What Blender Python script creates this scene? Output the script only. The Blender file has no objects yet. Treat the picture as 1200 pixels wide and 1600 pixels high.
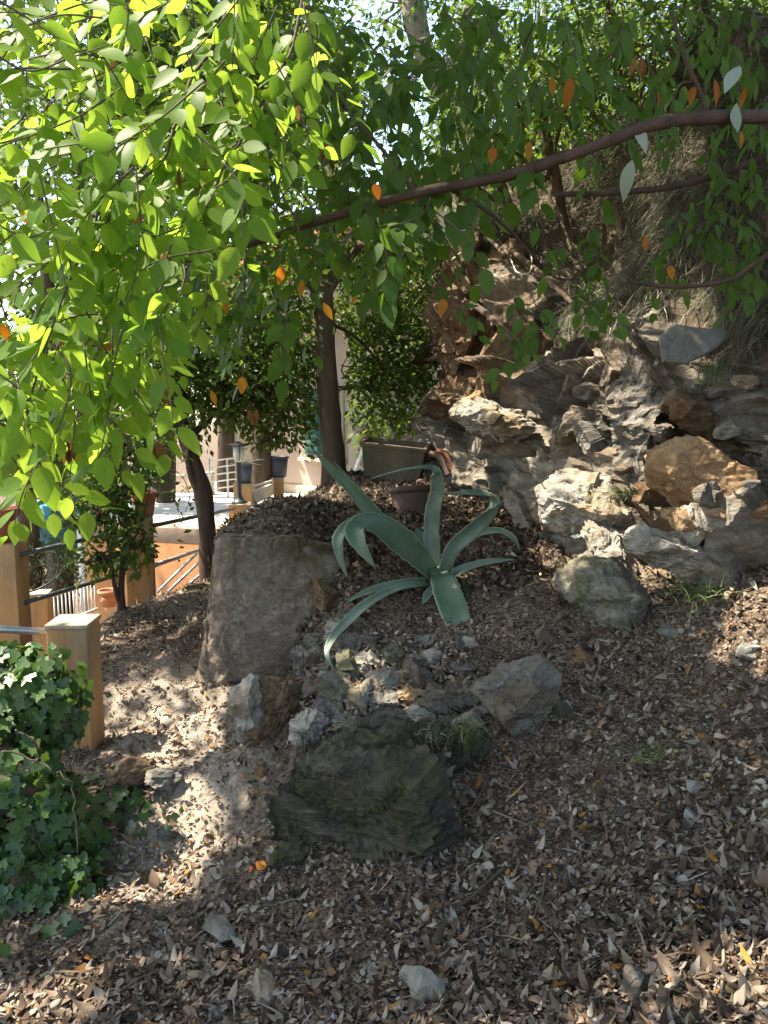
import bpy, bmesh, math, random
import numpy as np
from mathutils import Vector, Matrix, kdtree

# ------------------------------------------------------------------ camera, sky, sun, exposure
sc = bpy.context.scene
COL = sc.collection
F = 1200.0
PITCH = math.radians(7.1)
CP, SP = math.cos(PITCH), math.sin(PITCH)
CAMZ = 1.6
cam_data = bpy.data.cameras.new('camera')
cam_data.sensor_fit = 'VERTICAL'
cam_data.sensor_height = 36.0
cam_data.lens = 36.0 * F / 1600.0
cam_data.clip_start = 0.02
cam_data.clip_end = 1000
cam = bpy.data.objects.new('camera', cam_data)
cam.location = (0, 0, CAMZ)
cam.rotation_euler = (math.pi / 2 - PITCH, 0, 0)
COL.objects.link(cam)
sc.camera = cam

SUN = np.array([-.50, .10, .86]); SUN /= np.linalg.norm(SUN)
EL = math.asin(SUN[2]); AZ = math.atan2(SUN[0], SUN[1])      # azimuth clockwise from +Y
world = bpy.data.worlds.new('World'); sc.world = world; world.use_nodes = True
wn = world.node_tree.nodes; wl = world.node_tree.links
sky = wn.new('ShaderNodeTexSky'); sky.sky_type = 'NISHITA'; sky.sun_disc = False
sky.sun_elevation = EL; sky.sun_rotation = AZ
sky.air_density = 1.0; sky.dust_density = 1.5
wl.new(sky.outputs[0], wn['Background'].inputs[0]); wn['Background'].inputs[1].default_value = .15
sd = bpy.data.lights.new('sun', 'SUN'); sd.energy = 5.0; sd.angle = math.radians(.5); sd.color = (1, .95, .87)
sun = bpy.data.objects.new('sun', sd)
sun.rotation_euler = Vector(SUN).to_track_quat('Z', 'Y').to_euler(); sun.location = tuple(SUN * 40)
COL.objects.link(sun)
sc.view_settings.view_transform = 'Standard'; sc.view_settings.look = 'None'
sc.view_settings.gamma = 1; sc.view_settings.use_curve_mapping = False
sc.view_settings.exposure = 1.9
sc.view_settings.use_white_balance = True; sc.view_settings.white_balance_temperature = 7400; sc.view_settings.white_balance_tint = 7
sc.cycles.max_bounces = 8; sc.cycles.diffuse_bounces = 4; sc.cycles.transmission_bounces = 6
sc.cycles.transparent_max_bounces = 6
sc.cycles.use_denoising = True
sc.cycles.sample_clamp_indirect = 8

# ------------------------------------------------------------------ helpers
RNG = np.random.default_rng(7)
random.seed(7)

def img(px, py, Y):
    """point of the place seen at photo pixel px,py when it stands Y metres ahead"""
    a = (px - 600.) / F; b = (800. - py) / F
    d = np.array([a, CP + b * SP, -SP + b * CP])
    return np.array([0, 0, CAMZ]) + d * (Y / d[1])

def project(P):
    P = np.atleast_2d(P); d = P - np.array([0, 0, CAMZ])
    z = d[:, 1] * CP - d[:, 2] * SP
    y = d[:, 1] * SP + d[:, 2] * CP
    return np.stack([600 + F * d[:, 0] / np.maximum(z, 1e-3), 800 - F * y / np.maximum(z, 1e-3), z], 1)

def _h(ix, iy, iz, seed):
    h = (ix.astype(np.uint32) * np.uint32(374761393) + iy.astype(np.uint32) * np.uint32(668265263)
         + iz.astype(np.uint32) * np.uint32(2147483647 % 4294967295) + np.uint32((seed * 974711) & 0xffffffff))
    h = (h ^ (h >> np.uint32(13))) * np.uint32(1274126177)
    h = (h ^ (h >> np.uint32(15))) * np.uint32(2246822519)
    h = h ^ (h >> np.uint32(16))
    return (h & np.uint32(0xffff)).astype(np.float64) / 32767.5 - 1.

def vnoise(P, seed=0):
    P = np.asarray(P, float) + 1000.37
    i = np.floor(P).astype(np.int64); f = P - i
    f = f * f * (3 - 2 * f)
    x, y, z = i[:, 0], i[:, 1], i[:, 2]
    r = 0
    for dx in (0, 1):
        wx = f[:, 0] if dx else 1 - f[:, 0]
        for dy in (0, 1):
            wy = f[:, 1] if dy else 1 - f[:, 1]
            for dz in (0, 1):
                wz = f[:, 2] if dz else 1 - f[:, 2]
                r = r + _h(x + dx, y + dy, z + dz, seed) * wx * wy * wz
    return r

def fbm(P, octv=4, seed=0, gain=.5):
    P = np.asarray(P, float); r = 0; a = 1.
    for o in range(octv):
        r = r + a * vnoise(P * 2.0 ** o, seed + o * 17); a *= gain
    return r

def nrm(v):
    v = np.asarray(v, float)
    return v / np.maximum(np.linalg.norm(v, axis=-1, keepdims=True), 1e-9)

class MB:
    """collects pieces of one mesh"""
    def __init__(s): s.V = []; s.F = []; s.T = []; s.U = []; s.n = 0
    def add(s, V, F_, tint=0.5, uv=None):
        V = np.asarray(V, float); m = len(V)
        s.V.append(V)
        for f in (F_ if isinstance(F_, list) else [F_]):
            f = np.asarray(f)
            if len(f): s.F.append(f + s.n)
        s.T.append(np.full(m, tint) if np.isscalar(tint) else np.asarray(tint, float))
        s.U.append(np.zeros((m, 2)) if uv is None else np.asarray(uv, float))
        s.n += m
    def mesh(s, name, mat=None, smooth=True):
        V = np.concatenate(s.V)
        me = bpy.data.meshes.new(name)
        me.vertices.add(len(V)); me.vertices.foreach_set('co', V.astype(np.float32).ravel())
        tot = np.concatenate([np.full(len(f), f.shape[1], np.int32) for f in s.F])
        idx = np.concatenate([f.ravel() for f in s.F]).astype(np.int32)
        me.loops.add(len(idx)); me.loops.foreach_set('vertex_index', idx)
        me.polygons.add(len(tot))
        st = np.zeros(len(tot), np.int32); st[1:] = np.cumsum(tot)[:-1]
        me.polygons.foreach_set('loop_start', st)
        try: me.polygons.foreach_set('loop_total', tot)
        except Exception: pass
        me.polygons.foreach_set('use_smooth', np.full(len(tot), smooth))
        a = me.attributes.new('tint', 'FLOAT', 'POINT'); a.data.foreach_set('value', np.concatenate(s.T).astype(np.float32))
        U = np.concatenate(s.U)
        a = me.attributes.new('luv', 'FLOAT_VECTOR', 'POINT')
        a.data.foreach_set('vector', np.concatenate([U, np.zeros((len(U), 1))], 1).astype(np.float32).ravel())
        me.update(calc_edges=True); me.validate()
        if mat: me.materials.append(mat)
        return me
    def build(s, name, mat=None, parent=None, smooth=True, **props):
        return link(name, s.mesh(name, mat, smooth), parent, **props)

def link(name, me, parent=None, **props):
    o = bpy.data.objects.new(name, me); COL.objects.link(o)
    if parent: o.parent = parent; 
    if parent: o.matrix_parent_inverse = Matrix.Translation(-parent.location) if parent.type == 'EMPTY' else Matrix()
    for k, v in props.items():
        if v is not None: o[k] = v
    return o

def thing(name, label, cat, loc=(0, 0, 0), group=None):
    o = bpy.data.objects.new(name, None); COL.objects.link(o); o.location = tuple(loc)
    o.empty_display_size = .05
    o['label'] = label; o['category'] = cat
    if group: o['group'] = group
    return o

def tag(o, label, cat, group=None):
    o['label'] = label; o['category'] = cat
    if group: o['group'] = group
    return o

def catmull(P, n):
    P = np.asarray(P, float)
    if len(P) < 3:
        t = np.linspace(0, 1, n)[:, None]; return P[0] * (1 - t) + P[-1] * t
    Q = np.concatenate([[2 * P[0] - P[1]], P, [2 * P[-1] - P[-2]]])
    t = np.linspace(0, len(P) - 1 - 1e-6, n); i = t.astype(int); f = (t - i)[:, None]
    a, b, c, d = Q[i], Q[i + 1], Q[i + 2], Q[i + 3]
    return .5 * (2 * b + (c - a) * f + (2 * a - 5 * b + 4 * c - d) * f ** 2 + (3 * b - a - 3 * c + d) * f ** 3)

def tube(P, R, sides=8, n=None, bump=0., seed=0, cap=True):
    P = np.asarray(P, float)
    R = np.broadcast_to(np.asarray(R, float), (len(P),)) if np.ndim(R) == 0 or len(R) == len(P) else np.interp(np.linspace(0, 1, len(P)), np.linspace(0, 1, len(R)), R)
    if n is not None:
        R = np.interp(np.linspace(0, 1, n), np.linspace(0, 1, len(P)), R); P = catmull(P, n)
    T = nrm(np.gradient(P, axis=0))
    up = np.array([0, 0, 1.]) if abs(T[0][2]) < .9 else np.array([1., 0, 0])
    A = np.zeros_like(P); u = nrm(np.cross(T[0], up))
    for i in range(len(P)):
        u = nrm(u - T[i] * np.dot(u, T[i])); A[i] = u
    B = np.cross(T, A)
    th = np.linspace(0, 2 * math.pi, sides, endpoint=False)
    V = P[:, None] + R[:, None, None] * (A[:, None] * np.cos(th)[None, :, None] + B[:, None] * np.sin(th)[None, :, None])
    V = V.reshape(-1, 3)
    if bump:
        N = nrm(V - np.repeat(P, sides, 0))
        V = V + N * (np.repeat(R, sides) * bump * fbm(V * (1.2 / max(R.max(), 1e-3)) * np.array([1, 1, .35]), 3, seed))[:, None]
    m = len(P); i = np.arange(m - 1)[:, None] * sides; j = np.arange(sides)[None]; k = (j + 1) % sides
    Q = np.stack([i + j, i + k, i + sides + k, i + sides + j], -1).reshape(-1, 4)
    fs = [Q]
    if cap:
        c0 = len(V); V = np.concatenate([V, P[:1], P[-1:]])
        jj = np.arange(sides); kk = (jj + 1) % sides
        fs.append(np.concatenate([np.stack([kk, jj, np.full(sides, c0)], 1),
                                  np.stack([(m - 1) * sides + jj, (m - 1) * sides + kk, np.full(sides, c0 + 1)], 1)]))
    return V, fs

def box(c, d, bevel=.006, ax=None, taper=(1, 1), jit=0, seed=0, sub=0):
    """bevelled box centre c, size d; ax = 3x3 rows of axes"""
    bm = bmesh.new(); bmesh.ops.create_cube(bm, size=1)
    for v in bm.verts:
        s = taper if v.co.z > 0 else (1, 1)
        v.co = Vector((v.co.x * d[0] * s[0], v.co.y * d[1] * s[1], v.co.z * d[2]))
    if bevel: bmesh.ops.bevel(bm, geom=bm.edges[:] + bm.verts[:], offset=bevel, segments=2, affect='EDGES', profile=.6)
    if sub: bmesh.ops.subdivide_edges(bm, edges=bm.edges[:], cuts=sub, use_grid_fill=True)
    bmesh.ops.triangulate(bm, faces=bm.faces[:])
    bm.verts.index_update()
    V = np.array([v.co[:] for v in bm.verts]); Fc = np.array([[v.index for v in f.verts] for f in bm.faces])
    bm.free()
    if jit: V = V + nrm(V) * (jit * fbm(V * 6 + seed, 3, seed))[:, None]
    if ax is not None: V = V @ np.asarray(ax)
    return V + np.asarray(c), Fc

def rotz(a): c, s = math.cos(a), math.sin(a); return np.array([[c, s, 0], [-s, c, 0], [0, 0, 1.]])

def lathe(prof, c, n=24, ax=None):
    prof = np.asarray(prof, float); th = np.linspace(0, 2 * math.pi, n, endpoint=False)
    V = np.stack([prof[:, None, 0] * np.cos(th), prof[:, None, 0] * np.sin(th), np.repeat(prof[:, 1:], n, 1)], -1).reshape(-1, 3)
    m = len(prof); i = np.arange(m - 1)[:, None] * n; j = np.arange(n)[None]; k = (j + 1) % n
    Q = np.stack([i + j, i + k, i + n + k, i + n + j], -1).reshape(-1, 4)
    if ax is not None: V = V @ np.asarray(ax)
    return V + np.asarray(c), Q

_ico = {}
def ico(sub):
    if sub not in _ico:
        bm = bmesh.new(); bmesh.ops.create_icosphere(bm, subdivisions=sub, radius=1); bm.verts.index_update()
        _ico[sub] = (np.array([v.co[:] for v in bm.verts]), np.array([[v.index for v in f.verts] for f in bm.faces])); bm.free()
    return _ico[sub]

def eul_(rx, ry, rz): return np.array(Matrix.Rotation(rz, 3, 'Z') @ Matrix.Rotation(ry, 3, 'Y') @ Matrix.Rotation(rx, 3, 'X'))
def rock(dims, seed, sub=4, planes=14, cut=(.55, .9), rough=.05, strata=0., ax=None, fine=9., blocky=.07):
    """faceted boulder, half-sizes dims, cut by random planes, with layered relief"""
    r = np.random.default_rng(seed); V, Fc = ico(sub); V = V.copy()
    for _ in range(planes):
        n = nrm(r.normal(size=3)); d = r.uniform(*cut)
        k = V @ n - d; V -= np.where(k > 0, k, 0)[:, None] * n
    V = V * np.asarray(dims) * 1.25
    L = float(np.mean(dims)); N = nrm(V / np.asarray(dims))
    dn = r.normal(size=3) * .3 + np.array([0, 0, 1.])
    t = V @ nrm(dn)
    disp = 0
    for nc_, am in ((30, 1.), (120, .3)) if sub > 3 else ((20, .8),):
        cs = r.normal(size=(nc_, 3)); cs = nrm(cs) * np.asarray(dims) * r.uniform(.6, 1.25, (nc_, 1))
        Vw = V + .05 * L * np.stack([vnoise(V / L * 4, seed + a) for a in range(3)], 1)
        an_ = eul_(r.uniform(-.5, .5), r.uniform(-.5, .5), 0) * np.array([1, 1, 1.9])
        cell = (((((Vw @ an_)[:, None] - (cs @ an_)[None]) / L)) ** 2).sum(2).argmin(1)
        co_ = r.uniform(-1, 1, nc_) * blocky * L * am; ct = r.normal(size=(nc_, 3)) * blocky * 1.7
        disp = disp + co_[cell] + ((V - cs[cell]) * ct[cell]).sum(1)
    disp = disp + rough * .6 * L * (fbm(V / L * 1.6, 5, seed, .55)) + rough * .5 * L * (1 - np.abs(fbm(V / L * 3.1, 3, seed + 5)) * 2)
    if strata:
        w = t / L * fine + 1.2 * fbm(V / L * 1.5, 3, seed + 9)
        disp += strata * L * ((w - np.floor(w)) ** 2 - .4)
    if sub > 4: disp = disp + .012 * L * fbm(V / L * 8, 3, seed + 21) + .012 * L * (np.abs(vnoise(V / L * 17, seed + 22)) - .3)
    V = V + N * disp[:, None]
    if ax is not None: V = V @ np.asarray(ax)
    return V, Fc

def eul(rx, ry, rz):
    return np.array(Matrix.Rotation(rz, 3, 'Z') @ Matrix.Rotation(ry, 3, 'Y') @ Matrix.Rotation(rx, 3, 'X')).T

# ------------------------------------------------------------------ leaf templates
def leaf_tpl(n=8, W=.3, fold=.12, bend=.15, base=.8, point=1.0, wav=0., seed=0):
    r = np.random.default_rng(seed)
    t = np.linspace(0, 1, n); w = W * np.sin(np.pi * t ** base) ** point; w[0] = .012; w[-1] = .004
    w = w * (1 + wav * r.uniform(-1, 1, n))
    z = -bend * t ** 2
    L = np.stack([-w, t, z + fold * w], 1); M = np.stack([0 * t, t, z], 1); R_ = np.stack([w, t, z + fold * w], 1)
    V = np.stack([L, M, R_], 1).reshape(-1, 3)
    U = np.stack([np.stack([-np.ones(n), t], 1), np.stack([np.zeros(n), t], 1), np.stack([np.ones(n), t], 1)], 1).reshape(-1, 2)
    i = np.arange(n - 1) * 3
    Fc = np.concatenate([np.stack([i, i + 1, i + 4, i + 3], 1), np.stack([i + 1, i + 2, i + 5, i + 4], 1)])
    return V, Fc, U

SMALL = (np.array([[0, 0, 0], [-.27, .45, .05], [0, .5, -.03], [.27, .45, .05], [0, 1, -.12]]),
         np.array([[0, 2, 1], [0, 3, 2], [1, 2, 4], [2, 3, 4]]), np.array([[0, 0], [-1, .5], [0, .5], [1, .5], [0, 1.]]))
TINY = (np.array([[0, 0, 0], [-.28, .5, .04], [0, 1, -.1], [.28, .5, .04]]), np.array([[0, 3, 2, 1]]),
        np.array([[0, 0], [-1, .5], [0, 1], [1, .5]]))
NARROW = (SMALL[0] * np.array([.62, 1, 1]), SMALL[1], SMALL[2])

def frames(D, N):
    D = nrm(D); X = nrm(np.cross(D, N)); Z = np.cross(X, D); return X, D, Z

def put_leaves(mb, tpl, P, D, N, S, tint):
    V, Fc, U = tpl; m, k = len(P), len(V)
    X, Yv, Z = frames(D, N); S = np.broadcast_to(S, (m,))
    W = P[:, None] + S[:, None, None] * (V[None, :, 0:1] * X[:, None] + V[None, :, 1:2] * Yv[:, None] + V[None, :, 2:3] * Z[:, None])
    FF = (np.arange(m)[:, None, None] * k + Fc[None]).reshape(-1, Fc.shape[1])
    mb.add(W.reshape(-1, 3), FF, np.repeat(np.broadcast_to(tint, (m,)), k), np.tile(U, (m, 1)))

def rnd_dirs(n, rng=RNG): return nrm(rng.normal(size=(n, 3)))

# ------------------------------------------------------------------ materials
class NT:
    def __init__(s, name):
        s.m = bpy.data.materials.new(name); s.m.use_nodes = True; s.t = s.m.node_tree; s.n = s.t.nodes; s.l = s.t.links
        s.b = s.n['Principled BSDF']; s.out = s.n['Material Output']
    def new(s, k, **kw):
        o = s.n.new(k)
        for a, v in kw.items(): setattr(o, a, v)
        return o
    def link(s, a, b): s.l.new(a, b)
    def coords(s, kind='Object'): return s.new('ShaderNodeTexCoord').outputs[kind]
    def mapping(s, vec, scale=(1, 1, 1), rot=(0, 0, 0)):
        m = s.new('ShaderNodeMapping'); m.inputs['Scale'].default_value = scale; m.inputs['Rotation'].default_value = rot
        s.link(vec, m.inputs[0]); return m.outputs[0]
    def noise(s, vec, scale, detail=5, rough=.6, dist=0):
        n = s.new('ShaderNodeTexNoise'); n.inputs['Scale'].default_value = scale; n.inputs['Detail'].default_value = detail
        n.inputs['Roughness'].default_value = rough; n.inputs['Distortion'].default_value = dist
        s.link(vec, n.inputs['Vector']); return n.outputs[0]
    def voro(s, vec, scale, feature='F1', out=0):
        n = s.new('ShaderNodeTexVoronoi', feature=feature); n.inputs['Scale'].default_value = scale
        s.link(vec, n.inputs['Vector']); return n.outputs[out]
    def ramp(s, fac, stops):
        r = s.new('ShaderNodeValToRGB'); e = r.color_ramp.elements
        while len(e) < len(stops): e.new(.5)
        for q, (p, c) in zip(e, stops): q.position = p; q.color = (*c, 1) if len(c) == 3 else c
        s.link(fac, r.inputs[0]); return r.outputs[0]
    def mix(s, fac, a, b, mode='MIX'):
        m = s.new('ShaderNodeMix', data_type='RGBA', blend_type=mode)
        for sock, v in ((m.inputs[0], fac), (m.inputs[6], a), (m.inputs[7], b)):
            if hasattr(v, 'type') and hasattr(v, 'links'): s.link(v, sock)
            else: sock.default_value = v if np.isscalar(v) else (*v, 1)
        return m.outputs[2]
    def math(s, op, a, b=0.):
        m = s.new('ShaderNodeMath', operation=op)
        for i, v in enumerate((a, b)):
            if hasattr(v, 'links'): s.link(v, m.inputs[i])
            else: m.inputs[i].default_value = v
        return m.outputs[0]
    def attr(s, name, out='Fac'): 
        a = s.new('ShaderNodeAttribute', attribute_name=name); return a.outputs[out]
    def rand(s): return s.new('ShaderNodeObjectInfo').outputs['Random']
    def bump(s, h, strength=.5, dist=.02):
        b = s.new('ShaderNodeBump'); b.inputs['Strength'].default_value = strength; b.inputs['Distance'].default_value = dist
        s.link(h, b.inputs['Height']); s.link(b.outputs[0], s.b.inputs['Normal']); return b.outputs[0]
    def base(s, c, rough=.8, spec=.3):
        if hasattr(c, 'links'): s.link(c, s.b.inputs['Base Color'])
        else: s.b.inputs['Base Color'].default_value = (*c, 1)
        s.b.inputs['Roughness'].default_value = rough; s.b.inputs['Specular IOR Level'].default_value = spec
        return s.m

def leaf_mat(name, c0, c1, t0, t1, trans=.45, rough=.45, spec=.35, veins=True):
    k = NT(name)
    f = k.math('FRACT', k.math('ADD', k.attr('tint'), k.rand()))
    col = k.mix(f, c0, c1); tc = k.mix(f, t0, t1)
    luv = k.attr('luv', 'Vector')
    if veins:
        sp = k.new('ShaderNodeSeparateXYZ'); k.link(luv, sp.inputs[0])
        au = k.math('ABSOLUTE', sp.outputs[0])
        w = k.math('SINE', k.math('MULTIPLY', k.math('SUBTRACT', sp.outputs[1], k.math('MULTIPLY', au, .16)), 62.))
        v = k.math('MULTIPLY', k.math('GREATER_THAN', w, .82), .5)
        mid = k.math('LESS_THAN', au, .05)
        vv = k.math('MAXIMUM', v, mid)
        col = k.mix(k.math('MULTIPLY', vv, .6), col, (c1[0] * 1.6, c1[1] * 1.5, c1[2] * 1.5))
        tc = k.mix(k.math('MULTIPLY', vv, .75), tc, (t0[0] * .55, t0[1] * .6, t0[2] * .5))
        k.bump(vv, .3, .003)
        nb = k.noise(k.coords(), 3.2, 3); col = k.mix(k.math('MULTIPLY', nb, .5), col, (c0[0] * .5, c0[1] * .55, c0[2] * .6)); tc = k.mix(k.ramp(nb, [(.55, (0, 0, 0)), (.75, (.6, .6, .6))]), tc, (t0[0] * 1.2, t0[1], t0[2] * .9))
        nz = k.noise(k.coords(), 34, 4)
        tc = k.mix(k.math('MULTIPLY', k.math('GREATER_THAN', nz, .66), .5), tc, (.12, .09, .02))
    k.base(col, rough, spec)
    tr = k.new('ShaderNodeBsdfTranslucent'); k.link(tc, tr.inputs[0])
    mx = k.new('ShaderNodeMixShader'); mx.inputs[0].default_value = trans
    k.link(k.b.outputs[0], mx.inputs[1]); k.link(tr.outputs[0], mx.inputs[2]); k.link(mx.outputs[0], k.out.inputs[0])
    return k.m

def plain(name, c, rough=.6, var=.3, scale=8, bump=.2, metallic=0, spec=.3, stain=None, streak=False):
    k = NT(name); co = k.coords()
    n = k.noise(k.mapping(co, (1, 1, .25)) if streak else co, scale, 6, .65)
    lo = tuple(x * (1 - var) for x in c); hi = tuple(min(1, x * (1 + var)) for x in c)
    col = k.ramp(n, [(.3, lo), (.7, hi)])
    if stain is not None:
        n2 = k.noise(k.mapping(co, (1, 1, .5)), scale * .4, 6, .7)
        col = k.mix(k.ramp(n2, [(.5, (0, 0, 0)), (.66, (1, 1, 1))]), col, stain)
    if bump: k.bump(k.noise(co, scale * 6, 5, .7), bump, .006)
    k.b.inputs['Metallic'].default_value = metallic
    return k.base(col, rough, spec)

def rock_mat(name, cols, dust=(.3, .26, .2), scale=5., layer=(1, 1, 4.), bump=.8, moss=0., rough=.9):
    k = NT(name); co = k.coords(); r = k.rand()
    ad = k.new('ShaderNodeVectorMath', operation='ADD'); k.link(co, ad.inputs[0])
    cb = k.new('ShaderNodeCombineXYZ')
    for i in range(3): k.link(k.math('MULTIPLY', r, 7. + 3 * i), cb.inputs[i])
    k.link(cb.outputs[0], ad.inputs[1]); v = ad.outputs[0]
    n1 = k.noise(k.mapping(v, layer, (.3, .5, .2)), scale, 9, .68, .8)
    n2 = k.noise(v, scale * .55, 5, .6, .4)
    n3 = k.noise(v, scale * 7, 6, .75)
    c = k.ramp(n1, [(.28, cols[0]), (.45, cols[1]), (.6, cols[2]), (.78, cols[3])])
    c = k.mix(k.ramp(n2, [(.48, (0, 0, 0)), (.62, (1, 1, 1))]), c, dust)
    c = k.mix(.55, c, k.ramp(n3, [(.3, (.25, .25, .25)), (.7, (1.0, 1.0, 1.0))]), 'MULTIPLY')
    if moss:
        c = k.mix(k.math('MULTIPLY', k.ramp(k.noise(v, scale * .9, 7, .7), [(.5, (0, 0, 0)), (.62, (1, 1, 1))]), moss), c, (.06, .075, .02))
    cn = k.math('ABSOLUTE', k.math('SUBTRACT', k.noise(k.mapping(v, (1, 1, 2.2), (.5, .2, 0)), scale * .9, 4, .5, 1.2), .5))
    crk = k.ramp(cn, [(0, (0, 0, 0)), (.014, (1, 1, 1))])
    c = k.mix(.38, c, k.mix(1., c, crk, 'MULTIPLY'))
    h = k.math('ADD', k.math('ADD', n1, k.math('MULTIPLY', n3, .35)), k.math('MULTIPLY', crk, .15))
    k.bump(h, bump, .03)
    return k.base(c, rough, .2)

M = {}
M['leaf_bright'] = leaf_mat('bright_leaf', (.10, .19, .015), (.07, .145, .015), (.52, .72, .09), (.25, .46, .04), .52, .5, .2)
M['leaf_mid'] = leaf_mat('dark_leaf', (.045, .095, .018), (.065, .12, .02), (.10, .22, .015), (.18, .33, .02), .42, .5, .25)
M['leaf_small'] = leaf_mat('small_leaf', (.035, .07, .018), (.06, .10, .02), (.09, .17, .02), (.2, .3, .03), .38, .5, .25, False)
M['leaf_pale'] = leaf_mat('pale_leaf', (.22, .27, .2), (.3, .34, .3), (.1, .16, .05), (.12, .2, .06), .2, .6, .2, False)
M['leaf_olive'] = leaf_mat('olive_leaf', (.16, .2, .1), (.26, .29, .18), (.1, .16, .04), (.14, .2, .05), .25, .6, .2, False)
M['leaf_gold'] = leaf_mat('gold_leaf', (.36, .17, .025), (.34, .085, .015), (.55, .27, .02), (.5, .12, .01), .45, .6, .2)
M['leaf_brown'] = leaf_mat('withered_leaf', (.16, .07, .03), (.22, .1, .04), (.2, .08, .02), (.25, .1, .02), .3, .8, .1, False)
M['leaf_ivy'] = leaf_mat('ivy_leaf', (.035, .085, .022), (.075, .135, .035), (.08, .18, .015), (.16, .28, .025), .25, .35, .5)
M['bark_red'] = plain('reddish_bark', (.066, .042, .032), .85, .45, 14, .8, streak=True)
M['bark'] = plain('grey_bark', (.085, .06, .042), .9, .5, 9, 1., streak=True)
M['bark_pale'] = plain('pale_bark', (.22, .19, .15), .9, .4, 12, .8)
M['twig'] = plain('twig_bark', (.09, .065, .05), .85, .4, 20, .5)
M['plaster'] = plain('ochre_plaster', (.42, .23, .10), .9, .3, 7, .6, stain=(.24, .18, .12), streak=True)
M['plaster_cap'] = plain('sunlit_cap', (.36, .29, .21), .9, .35, 9, .4)  # cap paler than the shaft, sunlight on the top put into its colour
M['orange_wall'] = plain('orange_render', (.62, .30, .14), .9, .08, 3, .15)
M['pink_wall'] = plain('pink_render', (.56, .44, .37), .9, .07, 2, .1)
M['beige_wall'] = plain('beige_render', (.55, .46, .37), .9, .12, 3, .15)
M['cream_wall'] = plain('cream_render', (.74, .69, .6), .9, .06, 2, .1)
M['band'] = plain('terrace_edge', (.33, .24, .18), .9, .2, 6, .2)
M['floor'] = plain('terrace_floor', (.62, .60, .56), .8, .08, 3, .1)
M['steel'] = plain('galvanised_pipe', (.42, .43, .43), .42, .15, 20, .05, metallic=.75)
M['rail_dark'] = plain('dark_rail_paint', (.07, .075, .07), .5, .3, 15, .1)
M['rail_white'] = plain('pale_rail_paint', (.7, .7, .66), .5, .06, 10, .05)
M['iron'] = plain('lamp_iron', (.03, .035, .045), .45, .2, 20, .1, spec=.5)
M['terracotta'] = plain('terracotta', (.30, .105, .055), .85, .25, 9, .2, stain=(.33, .2, .14))
M['terracotta_pale'] = plain('sunny_terracotta', (.5, .22, .12), .85, .15, 9, .2)
M['pot_dark'] = plain('dark_brown_pot', (.085, .052, .042), .75, .35, 9, .3, stain=(.15, .10, .07))
M['bucket'] = plain('grey_bucket', (.07, .075, .09), .5, .15, 8, .05)
M['tub'] = plain('olive_tub', (.095, .075, .05), .85, .35, 7, .4, stain=(.075, .06, .035), streak=True)
M['shutter'] = plain('green_shutter', (.05, .13, .11), .6, .1, 8, .05)
M['roof'] = plain('roof_tile', (.38, .17, .09), .9, .3, 9, .3)
M['tarp'] = plain('blue_cloth', (.06, .3, .45), .7, .15, 6, .1)
M['straw'] = plain('dry_straw', (.34, .27, .17), .9, .3, 20, .1)
M['soil_dark'] = plain('dark_soil', (.06, .042, .03), .95, .4, 12, .8)
M['white_dry'] = plain('dry_white_stems', (.62, .56, .44), .9, .2, 20, .1)

k = NT('lantern_glass'); k.base((.85, .85, .8), .15, .5); k.b.inputs['Transmission Weight'].default_value = .55; M['glass'] = k.m

k = NT('agave_skin')
co = k.coords(); luv = k.attr('luv', 'Vector')
n = k.noise(co, 9, 5, .6); n2 = k.noise(co, 60, 4, .6)
c = k.ramp(n, [(.3, (.05, .085, .06)), (.7, (.135, .185, .15))])
c = k.mix(k.math('MULTIPLY', k.math('SUBTRACT', 1., k.attr('tint')), .75), c, (.05, .10, .045))
c = k.mix(k.ramp(n2, [(.6, (0, 0, 0)), (.75, (.5, .5, .5))]), c, (.2, .24, .19))
sp = k.new('ShaderNodeSeparateXYZ'); k.link(luv, sp.inputs[0])
edge = k.math('GREATER_THAN', k.math('ABSOLUTE', sp.outputs[0]), .93)
c = k.mix(k.math('MULTIPLY', edge, .6), c, (.3, .32, .2))
tipb = k.math('GREATER_THAN', sp.outputs[1], .965)
c = k.mix(k.math('MULTIPLY', tipb, .8), c, (.09, .05, .03))
k.bump(n2, .12, .004); M['agave'] = k.base(c, .42, .4)

GREY = [(.06, .052, .045), (.155, .14, .12), (.24, .22, .195), (.37, .345, .31)]
OCH = [(.13, .075, .04), (.26, .155, .08), (.35, .235, .14), (.45, .36, .26)]
PALE = [(.18, .155, .125), (.33, .3, .255), (.44, .40, .35), (.56, .52, .47)]
BRN = [(.08, .055, .036), (.165, .11, .07), (.24, .17, .11), (.34, .25, .175)]
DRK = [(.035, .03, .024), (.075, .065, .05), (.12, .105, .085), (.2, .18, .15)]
M['rock_grey'] = rock_mat('grey_rock', GREY, (.16, .115, .075), 4.5, (1, 1, 4.5))
M['rock_ochre'] = rock_mat('ochre_rock', OCH, (.34, .24, .14), 3.5, (1, 1, 2.), .6)
M['rock_pale'] = rock_mat('pale_rock', PALE, (.30, .23, .15), 5., (1, 1, 2.), .7)
M['rock_brown'] = rock_mat('brown_rock', BRN, (.17, .10, .055), 5., (2.5, 2.5, .7), .9)
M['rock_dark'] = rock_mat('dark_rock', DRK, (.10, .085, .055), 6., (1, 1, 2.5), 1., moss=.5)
M['rock_moss'] = rock_mat('mossy_rock', GREY, (.2, .18, .12), 6., (1, 1, 2.), .9, moss=.65)
M['slab'] = rock_mat('slate_slab', [(.15, .15, .135), (.21, .21, .195), (.26, .26, .245), (.33, .33, .31)], (.24, .225, .19), 5, (1, 1, 1), .4)

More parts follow.
